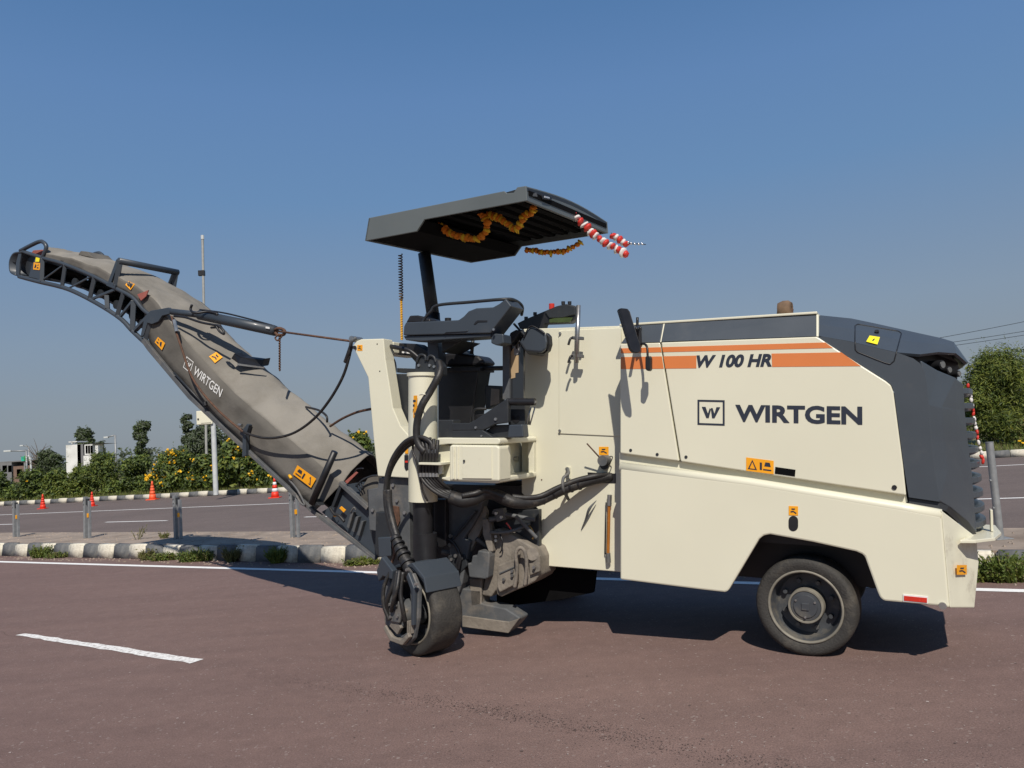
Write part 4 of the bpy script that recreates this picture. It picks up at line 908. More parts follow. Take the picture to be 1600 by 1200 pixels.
for side_, yy in (('near', YC), ('far', YD)):
    def S(x, y): p = P(x, y, YC); return V((p.x, yy, p.z))
    tube('bottom_chord', [S(*q) for q in BOT[:8]], .028, GREY, cv, 8, 3)
    tube('top_chord', [S(*q) for q in TOPC], .025, GREY, cv, 8, 3)
    for a, b, wd in (((66, 440), (67, 404), .05), ((97, 448), (102, 414), .04), ((140, 468), (148, 433), .045), ((183, 494), (193, 458), .045), ((207, 516), (209, 470), .055),
                     ((67, 437), (99, 414), .016), ((108, 450), (144, 431), .018), ((144, 467), (181, 452), .03), ((187, 496), (208, 470), .03), ((212, 516), (236, 491), .04), ((168, 482), (167, 462), .05), ((227, 531), (236, 500), .05)):
        bar('truss_member', S(*a), S(*b), wd, GREY, cv)
    y2 = yy-.012
    prism('tip_plate', [V((S(*q).x, y2, S(*q).z)) for q in ((46, 433), (50, 418), (56, 404), (63, 404), (64, 437))], V((0, .024, 0)), GREY, cv, .004)
    prism('tip_plate', [V((S(*q).x, y2, S(*q).z)) for q in ((26, 430), (26, 412), (30, 396), (35, 394), (32, 412), (31, 431))], V((0, .024, 0)), GREY, cv, .004)
    prism('side_rail', [V((S(*q).x, y2-.02, S(*q).z)) for q in ((228, 528), (237, 540), (300, 617), (375, 688), (440, 748), (494, 797), (588, 871), (588, 874.5), (491, 802), (438, 753), (372, 693), (297, 622.5), (234, 548), (224, 534))], V((0, .05, 0)), DUSTGREY, cv, .004)
    prism('head_bracket', [V((S(*q).x, y2-.03, S(*q).z)) for q in ((212, 515), (232, 494), (240, 486), (252, 484), (268, 481), (272, 485), (270, 491), (258, 494), (252, 503), (242, 507), (235, 505), (229, 525), (224, 527), (229, 503), (214, 518))], V((0, .035, 0)), GREY, cv, .005)
    tube('guard_loop', [S(32, 392), S(45, 385), S(60, 378), S(67, 378), (S(72, 384)), S(71, 392), S(66, 404)], .026, GREY, cv, 8, 4)
    bar('guard_strut', S(188, 407), S(181, 447), .055, GREY, cv); bar('guard_strut', S(187, 407), S(174, 442), .055, GREY, cv)
    prism('guard_foot', [V((S(*q).x, y2-.02, S(*q).z)) for q in ((169, 443), (176, 441), (184, 446), (183, 452), (170, 447))], V((0, .03, 0)), GREY, cv, .003)
g0, g1 = P(188, 408, YC), P(188, 408, YC); g1.y = YD
tube('guard_bar', [V((g0.x, YC-.02, g0.z)), V((g0.x, YD+.02, g0.z))], .04, GREY, cv, 12, 0)
# tip band across the width
tb = [P(*q, YC) for q in ((36, 393), (24, 395), (18, 403), (16, 414), (18, 426), (26, 431))]
vs, fs = [], []
for p in smooth(tb, 4): vs += [V((p.x, YC-.02, p.z)), V((p.x, YD+.02, p.z))]
for i in range(len(vs)//2-1): fs.append([2*i, 2*i+1, 2*i+3, 2*i+2])
bd = build('tip_guard', vs, fs, GREY, cv, 0, True); s_ = bd.modifiers.new('s', 'SOLIDIFY'); s_.thickness = .02
prism('red_lining', PP([(46, 398), (52, 391), (66, 390), (68, 401), (60, 400)], YC+.1), V((0, .6, 0)), OAKRED, cv, .004)
prism('red_lining', PP([(214, 460), (232, 453), (228, 463), (220, 470)], YC-.035), V((0, .012, 0)), OAKRED, cv, .003)
prism('cover_flap', PP([(122, 398), (126, 392), (136, 393), (146, 403)], CY-.2), V((0, .3, 0)), TARP, cv, .006)
sticker((52, 421), (62, 422), (64, 411), (53, 410), YC-.016, cv, 'hand'); plate('lamp_sticker', [(55, 409), (61, 409), (62, 403), (56, 402)], YC-.02, .004, STICKY, cv, 0)
def tsticker(q, mk, dy=-.035):
    return drape(sticker(*q, YC+dy, cv, mk))
tsticker([(204, 453), (196, 445), (201, 439), (211, 444)], 'hand', -.03)
tsticker([(253, 547), (242, 535), (247, 526.5), (258, 536)], 'hand', -.03)
tsticker([(336, 567), (327, 557), (338, 550), (348, 558)], 'boot', -.04)
tsticker([(486, 762), (458, 741), (465, 727), (494, 748)], 'wide', -.035)
w0, w1, w2 = P(301.5, 584, YC-.04), P(344, 621, YC-.04), P(306, 571.5, YC-.04)
drape(lettering('brand_lettering', 'WIRTGEN', w0, w1, w2, WHITEINK, cv, .012), .012)
k0 = len(cv.children)
logo(cv, P(286, 574, YC-.04), P(297, 583, YC-.04), P(291.5, 556.6, YC-.04), WHITEINK, V((0, 0, 0)))
for o in cv.children:
    if o.name.startswith('logo'): drape(o, .008)
# lifting strut, its rod and ropes
s0, s1, s2, s3 = P(268, 487, .32), P(312, 492, .40), P(430, 517, .46), P(548, 533, .12)
tube('strut_rod', [s0, s1+(s1-s0)*.3], .036, GREY, cv, 12, 0); tube('strut_barrel', [s1, s2], .056, GREY, cv, 16, 0); tube('tension_rope', [s2, s3], .011, RUST, mm, 8, 0)
tube('strut_pipe', [s1+V((0, 0, .06)), s1.lerp(s2, .35)+V((0, -.02, .08)), s1.lerp(s2, .7)+V((0, -.02, .07)), s2+V((0, 0, .05))], .009, BLACK, cv, 6)
plate('strut_label', [(415, 510), (421, 511), (421, 514), (415, 513)], .39, .004, WHITEINK, cv, 0)
tube('shackle', [P(430, 515, .45), P(436, 513, .43), P(444, 516, .43), P(444, 522, .44), P(436, 524, .45), P(430, 520, .45)], .017, RUST, cv, 8)
pts = [P(437+.6*math.sin(k*1.6), 522+k*1.0, .43+.012*math.cos(k*1.6)) for k in range(58)]
tube('hanging_chain', pts, .010, RUST, cv, 6, 0)
tube('shackle_loop', [P(435, 523, .43), P(430, 528, .43), P(434, 532, .43), P(441, 525, .43)], .009, RUST, cv, 6)
tube('strut_hose', [P(300, 476, .3), P(298, 484, .3), P(305, 489, .28), P(325, 487, .36), P(340, 491, .38), P(332, 496, .38)], .014, BLACK, cv, 8)
tube('strut_hose', [P(340, 508, .22), P(348, 515, .22), P(350, 522, .22), P(343, 518, .22), P(338, 510, .22)], .012, BLACK, cv, 8)
tube('strut_hose', [P(272, 494, .28), P(290, 496, .28), P(315, 504, .28), P(345, 510, .28), P(330, 512, .3)], .013, BLACK, cv, 8)
hose('support_rope', [(268, 494, .26), (274, 515, .26), (285, 548, .26), (298, 585, .25), (315, 612, .24), (345, 645, .24), (380, 675, .24)], .012, RUST, 8)
cyl('rope_ferrule', P(272, 500, .25), P(276, 518, .25), .02, STEEL, cv, 8)
hose('feed_hose', [(380, 675, .24), (405, 683, .22), (430, 684, .2), (460, 676, .15), (490, 655, .08), (515, 625, .03), (535, 590, .0), (545, 560, -.02), (549, 540, -.02)], .0135, RUBBER, 8)
hose('feed_hose', [(549, 540, -.03), (545, 552, -.03), (540, 566, -.01)], .022, RUBBER, 8)
hose('feed_hose', [(478, 636, .7), (498, 641, .6), (510, 650, .5), (511, 660, .5)], .012, RUBBER, 8)
hose('feed_hose', [(516, 666, .6), (535, 654, .5), (558, 644, .4), (580, 639, .3)], .013, RUST, 8)
c = P(553, 530, -.05); cyl('rope_anchor', c+V((0, -.04, 0)), c+V((0, .1, 0)), .028, STEEL, mm, 12); tube('rope_clip', [P(548, 540, -.06), P(550, 532, -.08), P(557, 528, -.06)], .018, DUSTGREY, mm, 8)
# black tray on the cover
TT = P(388, 566, .6)
prism('cover_tray', PP([(361, 560, .42), (366, 552, .42), (376, 558, .5), (410, 562, .72), (413, 560, .74), (410, 571, .72), (409, 573, .7), (372, 568, .44)]), V((-.02, .12, .02)), BLACK, cv, .006)
prism('cover_tray', PP([(370, 567.5, .42), (412, 573.5, .6), (412, 576, .6), (371, 571, .42)]), V((0, .02, 0)), DUSTGREY, cv, .003)
# rub rail and lower brackets
tube('rub_bar', [P(487, 787, YC-.10), P(523, 706, YC-.10)], .034, BLACK, cv, 12, 0)
prism('bar_foot', PP([(480, 784), (490, 780), (500, 790), (486, 790)], YC-.09), V((0, .08, 0)), DGREY, cv, .004)
prism('hose_bracket', PP([(374, 678), (386, 662), (389, 664), (384, 680), (384, 712), (378, 714), (379, 682)], YC-.07), V((0, .05, 0)), GREY, cv, .004)
cyl('bracket_lamp', P(373, 664, YC-.06), P(378, 665, YC-.06), .02, STEEL, cv, 10)
tube('rail_rod', [P(272, 582, YC-.05), P(320, 634, YC-.05)], .012, DGREY, cv, 8, 0); cyl('rail_knob', P(320, 628, YC-.06), P(321, 634, YC-.06), .025, BLACK, cv, 10)
tube('rail_rod', [P(452, 750, YC-.05), P(465, 766, YC-.06), P(476, 788, YC-.06), P(470, 786, YC-.06), P(463, 774, YC-.05)], .011, DUSTGREY, cv, 8)
hose('rail_lamp', [(452, 743, .3), (455, 747, .28)], .016, YELLOWCORD, 8)
# lower frame of the conveyor
prism('lower_frame', PP([(531, 757), (572, 790), (592, 850), (590, 872), (520, 815), (502, 800), (518, 790)], YC+.03), V((0, .75, 0)), GREY, cv, .006)
prism('frame_stiffener', PP([(531, 752), (575, 792), (572, 797), (528, 757)], YC-.04), V((0, .06, 0)), DUSTGREY, cv, .004)
prism('frame_stiffener', PP([(530, 757), (534, 760), (521, 793), (517, 792)], YC-.03), V((0, .04, 0)), DGREY, cv, .003)
for k in range(3):
    prism('frame_rib', PP([(548+k*8, 800+k*7), (552+k*8, 800+k*7), (545+k*8, 826+k*6), (541+k*8, 824+k*6)], YC-.02), V((0, .05, 0)), DUSTGREY, cv, .006)
tube('frame_hook', [P(548, 800, YC-.03), P(553, 793, YC-.04), P(556, 797, YC-.03)], .008, DUSTGREY, cv, 6)
plate('orange_marker', [(530, 794), (533, 791), (540, 797), (537, 801)], YC-.03, .01, STICK, cv, .002)
tube('orange_wire', [P(521, 806, YC-.03), P(524, 807, YC-.03), P(527, 803, YC-.03)], .005, STICK, cv, 5)
hose('lower_cable', [(516, 794, .3), (522, 803, .28), (530, 806, .28), (538, 815, .28)], .014, RUBBER, 8)
prism('end_flap', PP([(566, 760), (576, 744), (590, 742), (592, 780), (575, 792), (560, 775)], YC+.06), V((0, .6, 0)), TARP, cv, .01)
prism('red_flap', PP([(539, 752), (556, 737), (559, 739), (542, 756)], YC-.03), V((0, .012, 0)), OAKRED, cv, .002)
for k in range(3): tube('flap_tie', [P(556+4*k, 757-2*k, YC+.02), P(563+3*k, 768-2*k, YC+.02)], .006, BLACK, cv, 5, 0)
tube('flap_cord', [P(556, 760, YC), P(566, 750, YC), P(580, 744, YC), P(590, 743, YC)], .009, DGREY, cv, 6)
tube('flap_cord', [P(553, 740, YC-.02), P(558, 733, YC-.02), P(568, 732, YC-.02)], .007, BLACK, cv, 6)
prism('cheek_block', PP([(573, 765), (590, 764), (590, 830), (596, 862), (588, 868), (578, 830)], .1), V((0, .25, 0)), DGREY, mm, .006)

# ------------------------------------------------------------------ garlands on the machine
def MW(p): return M0 + MR @ p
def bead_mesh(name, m, ruff=0, seed=0):
    me = bpy.data.meshes.new(name); bm = bmesh.new(); bmesh.ops.create_uvsphere(bm, u_segments=10, v_segments=6, radius=1)
    for v in bm.verts:
        if ruff: v.co *= 1+ruff*mnoise.noise(v.co*3+V((seed, 0, 0)))
    bm.to_mesh(me); bm.free(); me.materials.append(m)
    for p in me.polygons: p.use_smooth = True
    return me
MGO = mat('marigold_orange', (.72, .22, .01), .8, .25, 30); MGY = mat('marigold_yellow', (.75, .45, .02), .8, .25, 30)
BRED = mat('garland_red', (.55, .03, .02), .5, .15, 20); BWHT = mat('garland_white', (.66, .64, .62), .55, .1, 20); TINS = mat('silver_tinsel', (.7, .7, .72), .25, .2, 60, metal=.8)
mo, my, br_, bw_ = bead_mesh('flower', MGO, .8, 1), bead_mesh('flower', MGY, .8, 5), bead_mesh('bead', BRED, .4, 2), bead_mesh('bead', BWHT, .4, 8)
def rnd_j(a): return V((random.uniform(-a, a), random.uniform(-a, a), random.uniform(-a, a)))
def garland(name, label, pts, step, r, meshes, flat=.62, group=None):
    root = empty(name, pts[0]); tag(root, label, 'garland', group)
    sp = smooth(pts, 12); acc = 0; k = 0; last = sp[0]
    o = tube('string', [p-pts[0] for p in sp], .004, BLACK, root, 5, 0)
    for i in range(1, len(sp)):
        seg = (sp[i]-sp[i-1]); acc += seg.length
        if acc >= step:
            acc = 0; me = meshes[k % len(meshes)]; k += 1
            b = bpy.data.objects.new(me.name.split('.')[0], me); col.objects.link(b); b.parent = root; b.location = sp[i]-pts[0]
            b.location += rnd_j(r*.22); b.rotation_euler = (seg.normalized()+rnd_j(.35)).to_track_quat('Z', 'Y').to_euler(); b.scale = (r*random.uniform(.78, 1.15), r*random.uniform(.78, 1.15), r*flat*random.uniform(.8, 1.2))
    return root
garland('marigold_garland', 'orange marigold garland looped in a bowl under the canopy rear half', [MW(P(x, y, -.12)) for x, y in ((684, 350), (692, 357), (705, 365), (725, 371), (745, 373), (758, 364), (761, 350), (756, 337), (748, 329))], .024, .031, [mo, my, mo, mo])
garland('marigold_garland', 'yellow marigold garland in a zigzag under the canopy front half', [MW(P(x, y, -.1)) for x, y in ((752, 335), (770, 337), (786, 345), (798, 353), (806, 358), (812, 350), (822, 336), (830, 333), (836, 320))], .024, .031, [my, mo])
garland('marigold_garland', 'short dark marigold string hanging below the canopy far edge', [MW(P(x, y, 1.36)) for x, y in ((820, 388), (828, 392), (840, 393), (858, 395), (878, 393), (896, 386), (910, 377))], .032, .031, [mo, mo, my])
garland('bead_garland', 'long red and white garland blown out from the canopy front corner', [MW(P(x, y, .55)) for x, y in ((882, 327), (900, 340), (920, 360), (940, 376), (958, 387), (979, 396))], .031, .040, [br_, bw_], .5)
garland('bead_garland', 'short red and white garland at the canopy far front corner', [MW(P(x, y, .75)) for x, y in ((955, 364), (962, 372), (970, 376), (979, 381))], .031, .038, [br_, bw_], .5)
tn = garland('tinsel_string', 'thin silver tinsel string blown to the right of the canopy corner', [MW(P(x, y, .75)) for x, y in ((976, 377), (988, 381), (998, 381), (1009, 382))], .03, .014, [bead_mesh('bead', TINS, .3, 3)])
garland('bead_garland', 'red and white garland hanging down the front grille', [MW(P(x, y, .62)) for x, y in ((1510, 596), (1515, 612), (1519, 636), (1524, 664), (1529, 690), (1533, 708), (1536, 722))], .03, .012, [br_, br_, bw_, bw_, bw_], 1.5)

# ------------------------------------------------------------------ street furniture
GALV = mat('galvanised_steel', (.27, .28, .285), .5, .15, 12, metal=.35, dirt=(.2, .17, .14), dirt_amt=.15)
POLEW = mat('pale_pole_paint', (.5, .52, .52), .55, .1, 5)
REFL = mat('amber_reflector', (.75, .33, .01), .3, .1, 20)
def guard_post(px, py, top, label):
    b = G(px, py, .235); root = empty('guard_post', b); tag(root, label, 'post', 'steel guard posts on the median'); d = math.hypot(b.x, b.y); h = (py-top)*b.y/FPX
    ang = math.atan2(KU.y, KU.x)
    root.rotation_euler = (random.uniform(-.015, .015), random.uniform(-.015, .015), ang)
    w_ = .055
    prism('channel', [V((-.085, -.04, 0)), V((-.025, -.04, 0)), V((-.025, .03, 0)), V((-.035, .03, 0)), V((-.035, -.03, 0)), V((-.085, -.03, 0))], V((0, 0, h)), GALV, root, .004)
    prism('channel', [V((.04, -.02, 0)), V((.085, -.02, 0)), V((.085, .03, 0)), V((.04, .03, 0))], V((0, 0, h*.90)), GALV, root, .004)
    box('spacer', (-.03, -.015, h*.80), (.05, .02, h*.95), DGREY, root, .006)
    box('reflector', (.035, -.04, h*.50), (.085, -.022, h*.60), REFL, root, .004)
    for z in (.83, .93): cyl('bolt', V((-.055, -.04, h*z)), V((-.055, -.06, h*z)), .012, GALV, root, 6)
    return root
for px, py, t, lb in ((26, 839, 783, 'steel guard post furthest from the machine, near the left frame edge'), (137, 841, 777, 'steel guard post with the small red cone right behind its top'),
                      (279, 842, 775, 'dark steel guard post standing in the conveyor shadow'), (462, 840, 768, 'steel guard post right beneath the conveyor warning sticker')):
    guard_post(px, py, t, lb)
b = G(1563, 842, .235); gp = empty('guard_post', b); tag(gp, 'round grey steel post standing alone beside the machine front grille', 'post', 'steel guard posts on the median')
h_ = 1.02; cyl('pole', V((0, 0, 0)), V((0, 0, h_)), .038, GALV, gp, 20); cyl('cap', V((0, 0, h_)), V((0, 0, h_+.008)), .041, GALV, gp, 20); box('base_plate', (-.09, -.09, 0), (.09, .09, .012), GALV, gp, .003)
for z in (.33, .62): cyl('bolt', V((-.05, -.01, z)), V((-.03, -.01, z)), .012, GALV, gp, 6)
# traffic cones
CRED = mat('cone_red', (.75, .04, .015), .5, .12, 8); CORG = mat('cone_orange', (.85, .12, .04), .5, .12, 8); CWHT = mat('cone_white', (.75, .75, .73), .5, .08, 8)
def cone(px, py, h, label, mcol, bands=True, dist=None):
    b = G(px, py); root = empty('traffic_cone', b); tag(root, label, 'cone', 'traffic cones along the far kerb'); r0, r1 = h*.20, h*.035
    box('base', (-h*.26, -h*.26, 0), (h*.26, h*.26, h*.045), mcol, root, h*.01)
    zs = [.045, .30, .46, .62, .76, 1.0]
    for i in range(5):
        a, c_ = zs[i], zs[i+1]; ra, rb = r0+(r1-r0)*a, r0+(r1-r0)*c_
        vs, fs = tubegeo([V((0, 0, a*h)), V((0, 0, c_*h))], [ra, rb], 18)
        build('band' if i in (1, 3) and bands else 'shell', vs, fs, CWHT if (i in (1, 3) and bands) else mcol, root, 0, True, False)
cone(430, 778, .86, 'red and white striped traffic cone under the conveyor', CRED)
cone(238.5, 781, .92, 'faded plain orange traffic cone beside the flowering shrubs', CORG, False)
cone(144, 791, .66, 'small red traffic cone right behind a steel guard post', CRED, False)
cone(67, 795, .68, 'small red traffic cone leftmost on the far road', CRED, False)
# poles and far lamps
def pole(name, label, cat, base, top, r, m):
    root = empty(name, base); tag(root, label, cat); return root
bx_ = AT(336, 735, 34); bx_.z = .2; root = empty('cabinet_pole', bx_); tag(root, 'pale pole carrying a cream cabinet box behind the conveyor', 'pole')
tp0 = AT(335, 648, 34)-bx_; cyl('pole', V((0, 0, 0)), V((0, 0, tp0.z)), .11, POLEW, root, 12)
c0 = AT(310, 664, 34)-bx_; c1 = AT(334, 641, 34)-bx_
box('cabinet', (c0.x, -.2, c0.z), (c1.x, .2, c1.z), CREAM, root, .02); box('cabinet_door', (c0.x+.2, -.225, c0.z+.06), (c1.x-.06, -.205, c1.z-.06), CREAM, root, .008); box('vent', (c0.x+.05, -.215, c0.z+.2), (c0.x+.12, -.203, c0.z+.28), BLACK, root)
b_ = AT(322, 720, 46); b_.z = .2; root = empty('mast', b_); tag(root, 'tall thin mast rising behind the conveyor', 'mast')
t_ = AT(316.5, 374, 46)-b_; t_.x = t_.x; cyl('pole', V((0, 0, 0)), V((t_.x, 0, t_.z)), .075, mat('grey_mast_paint', (.33, .33, .31), .6), root, 10); cyl('tip', V((t_.x, 0, t_.z)), V((t_.x, 0, t_.z+.25)), .10, POLEW, root, 8)
z_ = AT(317, 427, 46).z-b_.z; box('clamp', (t_.x*.85-.28, -.1, z_-.15), (t_.x*.85+.1, .1, z_+.18), BLACK, root, .02)
def street_lamp(px, py0, pyt, armx, army, D, label, m=GALV):
    b = AT(px, py0, D); b.z = .0; t = AT(px, pyt, D)-b; a = AT(armx, army, D)-b; root = empty('street_lamp', b); tag(root, label, 'street lamp', 'far street lamps')
    tube('pole', [V((0, 0, 0)), V((0, 0, t.z))], .14, m, root, 8, 0); tube('arm', [V((0, 0, t.z)), V((a.x, 0, a.z))], .09, m, root, 8, 0)
    box('lamp_head', (min(a.x, a.x*.75)-.3, -.2, a.z-.15), (max(a.x, a.x*.75), .2, a.z+.08), POLEW, root, .03)
street_lamp(42, 745, 704.5, 10, 704.5, 110, 'far street lamp standing before the dark brick building')
street_lamp(181, 720, 680, 166, 683, 110, 'far street lamp right of the white booth')
street_lamp(46, 745, 698, 34, 696, 150, 'far street lamp behind the bare branched tree')
# far buildings
BR = mat('dark_brick', (.17, .11, .085), .9, .15, 3, bump=.2, bs=8); GRW = mat('grey_wall', (.16, .16, .165), .85, .1, 1); WHW = mat('white_booth_wall', (.66, .66, .64), .8, .12, .8, dirt=(.3, .3, .27), dirt_amt=.25); TEAL = mat('teal_sign', (.02, .38, .26), .5, .1, 2); GREEN = mat('green_sign', (.02, .36, .05), .5, .1, 2)
def block(root, name, px0, py0, px1, py1, D, dep, m, bz=None):
    a, b = AT(px0, py1, D)-root.location, AT(px1, py0, D)-root.location; z0 = a.z if bz is None else bz
    return box(name, (a.x, 0, z0), (b.x, dep, b.z), m, root, 0)
D = 120
b_ = AT(20, 745, D); b_.z = 0; root = empty('brick_building', b_); tag(root, 'long low dark brick building at the left frame edge', 'building')
block(root, 'wall', -30, 722, 18, 760, D, 8, GRW, 0); block(root, 'wall', 18, 727, 46, 760, D-.5, 8, BR, 0); block(root, 'roof', -31, 720, 47, 723.5, D-1, 9, GRW)
for x in (-20, -8, 3, 12): 
    wn = block(root, 'window', x, 727, x+7, 738, D-.12, .1, GLASS); 
block(root, 'doorway', 22, 733, 30, 745, D-.65, .1, GLASS)
D = 116
b_ = AT(38, 745, D); b_.z = 0; root = empty('roadside_sign', b_); tag(root, 'teal and green sign box beside a curved white frame', 'sign')
block(root, 'sign_box', 33, 713, 37.5, 720.5, D, .6, TEAL); block(root, 'sign_box', 37.5, 712, 40, 720, D-.1, .6, GREEN)
cyl('post', V((-.1, .3, 0)), V((-.1, .3, AT(37, 716, D).z)), .12, GALV, root, 8)
tube('frame', [AT(x, y, D)-b_ for x, y in ((40, 714), (44, 713), (46.5, 715), (48, 722), (48.5, 732), (49, 745))], .14, POLEW, root, 8)
D = 80
b_ = AT(125, 745, D); b_.z = 0; root = empty('guard_booth', b_); tag(root, 'white booth with flat roof and dark window among the trees', 'building')
block(root, 'wall', 104, 694, 126, 745, D, 2.5, WHW, 0); block(root, 'wall', 126, 694, 134, 745, D+.5, 2, GRW, 0); wn = block(root, 'window', 134, 694, 146, 711, D+.2, 2, WHW)
for k in range(3): block(root, 'window_pane', 135+k*3.8, 696, 138+k*3.8, 709, D+.14, .05, GLASS)
block(root, 'wall', 134, 711, 150, 745, D+.4, 2, WHW, 0); block(root, 'roof', 101, 692.5, 148, 695.5, D-.6, 4, GRW); block(root, 'roof_slab', 100, 689, 113, 691.5, D-.8, 2, WHW); block(root, 'post', 150, 696, 153, 745, D, .3, WHW, 0); block(root, 'post', 110, 690, 111, 694, D-.2, .3, WHW)
# ------------------------------------------------------------------ vegetation
LEAFS = {
 'dark': mat('dark_leaf', (.044, .070, .020), .6, .35, 1.2, c2=(.064, .094, .026), trans=.25),
 'mid': mat('mid_leaf', (.085, .132, .022), .6, .35, 1.2, c2=(.125, .172, .032), trans=.3),
 'light': mat('light_leaf', (.135, .175, .024), .6, .35, 1.2, c2=(.19, .215, .038), trans=.35),
 'haze': mat('hazy_leaf', (.080, .100, .064), .75, .3, .6, c2=(.105, .125, .085), trans=.2),  # distance haze of the far trees put into the leaf colour
 'dry': mat('dry_leaf', (.16, .13, .05), .8, .3, 2, c2=(.11, .12, .035), trans=.2),
}
BARK = mat('bark', (.10, .075, .055), .9, .3, 5, bump=.4, bs=20)
PETAL = mat('yellow_petal', (.85, .50, .01), .6, .12, 3, trans=.2)
def leaf(vs, fs, mi, c, n, size, asp, k):
    t = n.orthogonal().normalized(); t.rotate(Matrix.Rotation(random.uniform(0, 6.28), 3, n)); s = n.cross(t)
    b = len(vs); up = n*size*.12
    vs += [c-t*size, c+s*size*asp+up, c+t*size, c-s*size*asp+up]; fs.append((b, b+1, b+2, b+3)); mi.append(k)
def rnd():
    while True:
        v = V((random.uniform(-1, 1), random.uniform(-1, 1), random.uniform(-1, 1)))
        if .05 < v.length < 1: return v
def crown_geo(lobes, n, size, asp, mats_w):
    vs, fs, mi = [], [], []; tot = sum(l[3] for l in lobes)
    for c, rad, off, wt in lobes:
        for _ in range(int(n*wt/tot)):
            v = rnd(); d = v.normalized(); rr = .45+.62*random.random()**.75
            rr *= 1+.5*mnoise.noise(d*2.6+V((off, off, 0)))
            p = c+V((d.x*rad.x, d.y*rad.y, d.z*rad.z))*rr
            nn = (d*.7+rnd()*.9+V((0, 0, .35))).normalized()
            leaf(vs, fs, mi, p, nn, size*random.uniform(.6, 1.35), asp, random.choices(range(len(mats_w)), mats_w)[0])
    return vs, fs, mi
def mesh_obj(name, vs, fs, mi, ms, parent):
    me = bpy.data.meshes.new(name); me.from_pydata([tuple(v) for v in vs], [], fs)
    for m in ms: me.materials.append(m)
    me.polygons.foreach_set('material_index', mi); me.update()
    o = bpy.data.objects.new(name, me); col.objects.link(o); o.parent = parent; return o
def shrub(name, label, cat, px, top, wpx, D, n=3500, size=.10, asp=.45, kinds=('dark', 'mid', 'light'), wts=(4, 4, 2), lobes=9, base_z=.25, flowers=0, fl_top=.35, group=None, trunk=None, slim=1, cr_lo=0.0):
    b = AT(px, top, D); h = b.z-base_z; b.z = base_z; root = empty(name, b); tag(root, label, cat, group)
    wm = wpx*D/FPX/2; lb = []
    z0 = cr_lo*h
    lobes = int(lobes*2.2)
    for i in range(lobes):
        a = random.uniform(0, 6.28); q = random.random()**.6; f_ = random.random() if not trunk else (i+random.random())/lobes
        lr = wm*random.choice((.18, .24, .3, .36, .44))*random.uniform(.85, 1.15); lz = z0+lr*.6+(h-z0-lr*1.2)*f_
        tap = 1-.55*f_**1.5*slim
        lb.append((V((math.cos(a)*(wm-lr)*q*tap, math.sin(a)*(wm-lr)*q*.8*tap, lz)), V((lr, lr*.9, lr*random.uniform(.6, .95))), i*3.1+px, lr*lr))
    lb.append((V((random.uniform(-.2, .2)*wm, 0, h-wm*.22)), V((wm*.22, wm*.22, wm*.22)), px*.3, (wm*.25)**2))
    if not trunk:
        for _ in range(5): lb.append((V((random.uniform(-.75, .75)*wm, random.uniform(-.4, .3)*wm, h*random.uniform(.12, .3))), V((wm*.34, wm*.3, h*.22)), random.random()*50, (wm*.34)**2))
    vs, fs, mi = crown_geo(lb, int(n*1.35), size, asp, wts)
    for _ in range(int(26 if not trunk else 34) if n < 15000 else 110):          # loose sprays that break the outline
        c, rad, _o, _w = random.choice(lb); d = rnd().normalized(); d.z = abs(d.z)*.9+.15; d.normalize(); p0 = c+V((d.x*rad.x, d.y*rad.y, d.z*rad.z))*.9; ln = wm*random.uniform(.12, .36)
        for k in range(9):
            leaf(vs, fs, mi, p0+d*ln*k/8+rnd()*size*.8, (rnd()+V((0, -.3, .4))).normalized(), size*random.uniform(.5, 1.0)*(1.15-k*.06), asp, random.choices(range(len(wts)), wts)[0])
    mesh_obj('crown' if trunk else 'foliage', vs, fs, mi, [LEAFS[k] for k in kinds], root)
    if trunk:
        tube('trunk', [V((0, 0, -.3)), V((.05*wm, 0, h*.3)), V((-.05*wm, .05*wm, h*.62)), V((0, 0, h*.85))], [trunk, trunk*.8, trunk*.5, trunk*.2], BARK, root, 8, 4)
    for i, l_ in enumerate(lb[:6] if trunk else lb[:4]):
        st = V((0, 0, max(.0, h*.25 if trunk else -.1))); tube('limb' if trunk else 'stem', [st, st.lerp(l_[0], .5)+V((0, 0, .1)), l_[0]], [(trunk or .05)*.55, (trunk or .05)*.4, .015], BARK, root, 6, 3)
    if flowers:
        fv, ff, fm = [], [], []
        cl = []
        for _ in range(max(3, flowers//4)):
            c, rad, _o, _w = random.choice(lb); d = rnd().normalized(); d.z = abs(d.z)*.8+.1; d.y = -abs(d.y)
            if random.random() < fl_top: d = V((d.x, d.y*.4, 1)).normalized()
            cl.append(c+V((d.x*rad.x, d.y*rad.y, d.z*rad.z))*1.03)
        for _ in range(flowers):
            p = random.choice(cl)+rnd()*.16; s_ = random.uniform(.045, .085)
            n0 = (V((0, -1, .5))+rnd()*.8).normalized()
            for k in range(3):
                leaf(fv, ff, fm, p+rnd()*.02, (n0+rnd()*.5).normalized(), s_, .75, 0)
        fo = mesh_obj('flower_heads', fv, ff, fm, [PETAL], root); fo['kind'] = 'stuff'
    return root
G1 = 'shrubs in the hedge beyond the far road'
shrub('shrub', 'low dark green shrub at the left frame edge', 'shrub', 5, 737, 70, 46, 4500, .10, .45, wts=(5, 4, 1), group=G1)
shrub('shrub', 'low green shrub with a few yellow flowers below the dark conifer', 'shrub', 48, 735, 62, 45, 4000, .10, .45, wts=(4, 4, 1), flowers=9, group=G1)
shrub('shrub', 'low yellow green shrub in front of the white booth', 'shrub', 88, 734, 60, 45, 4000, .10, .45, wts=(2, 4, 4), flowers=8, group=G1)
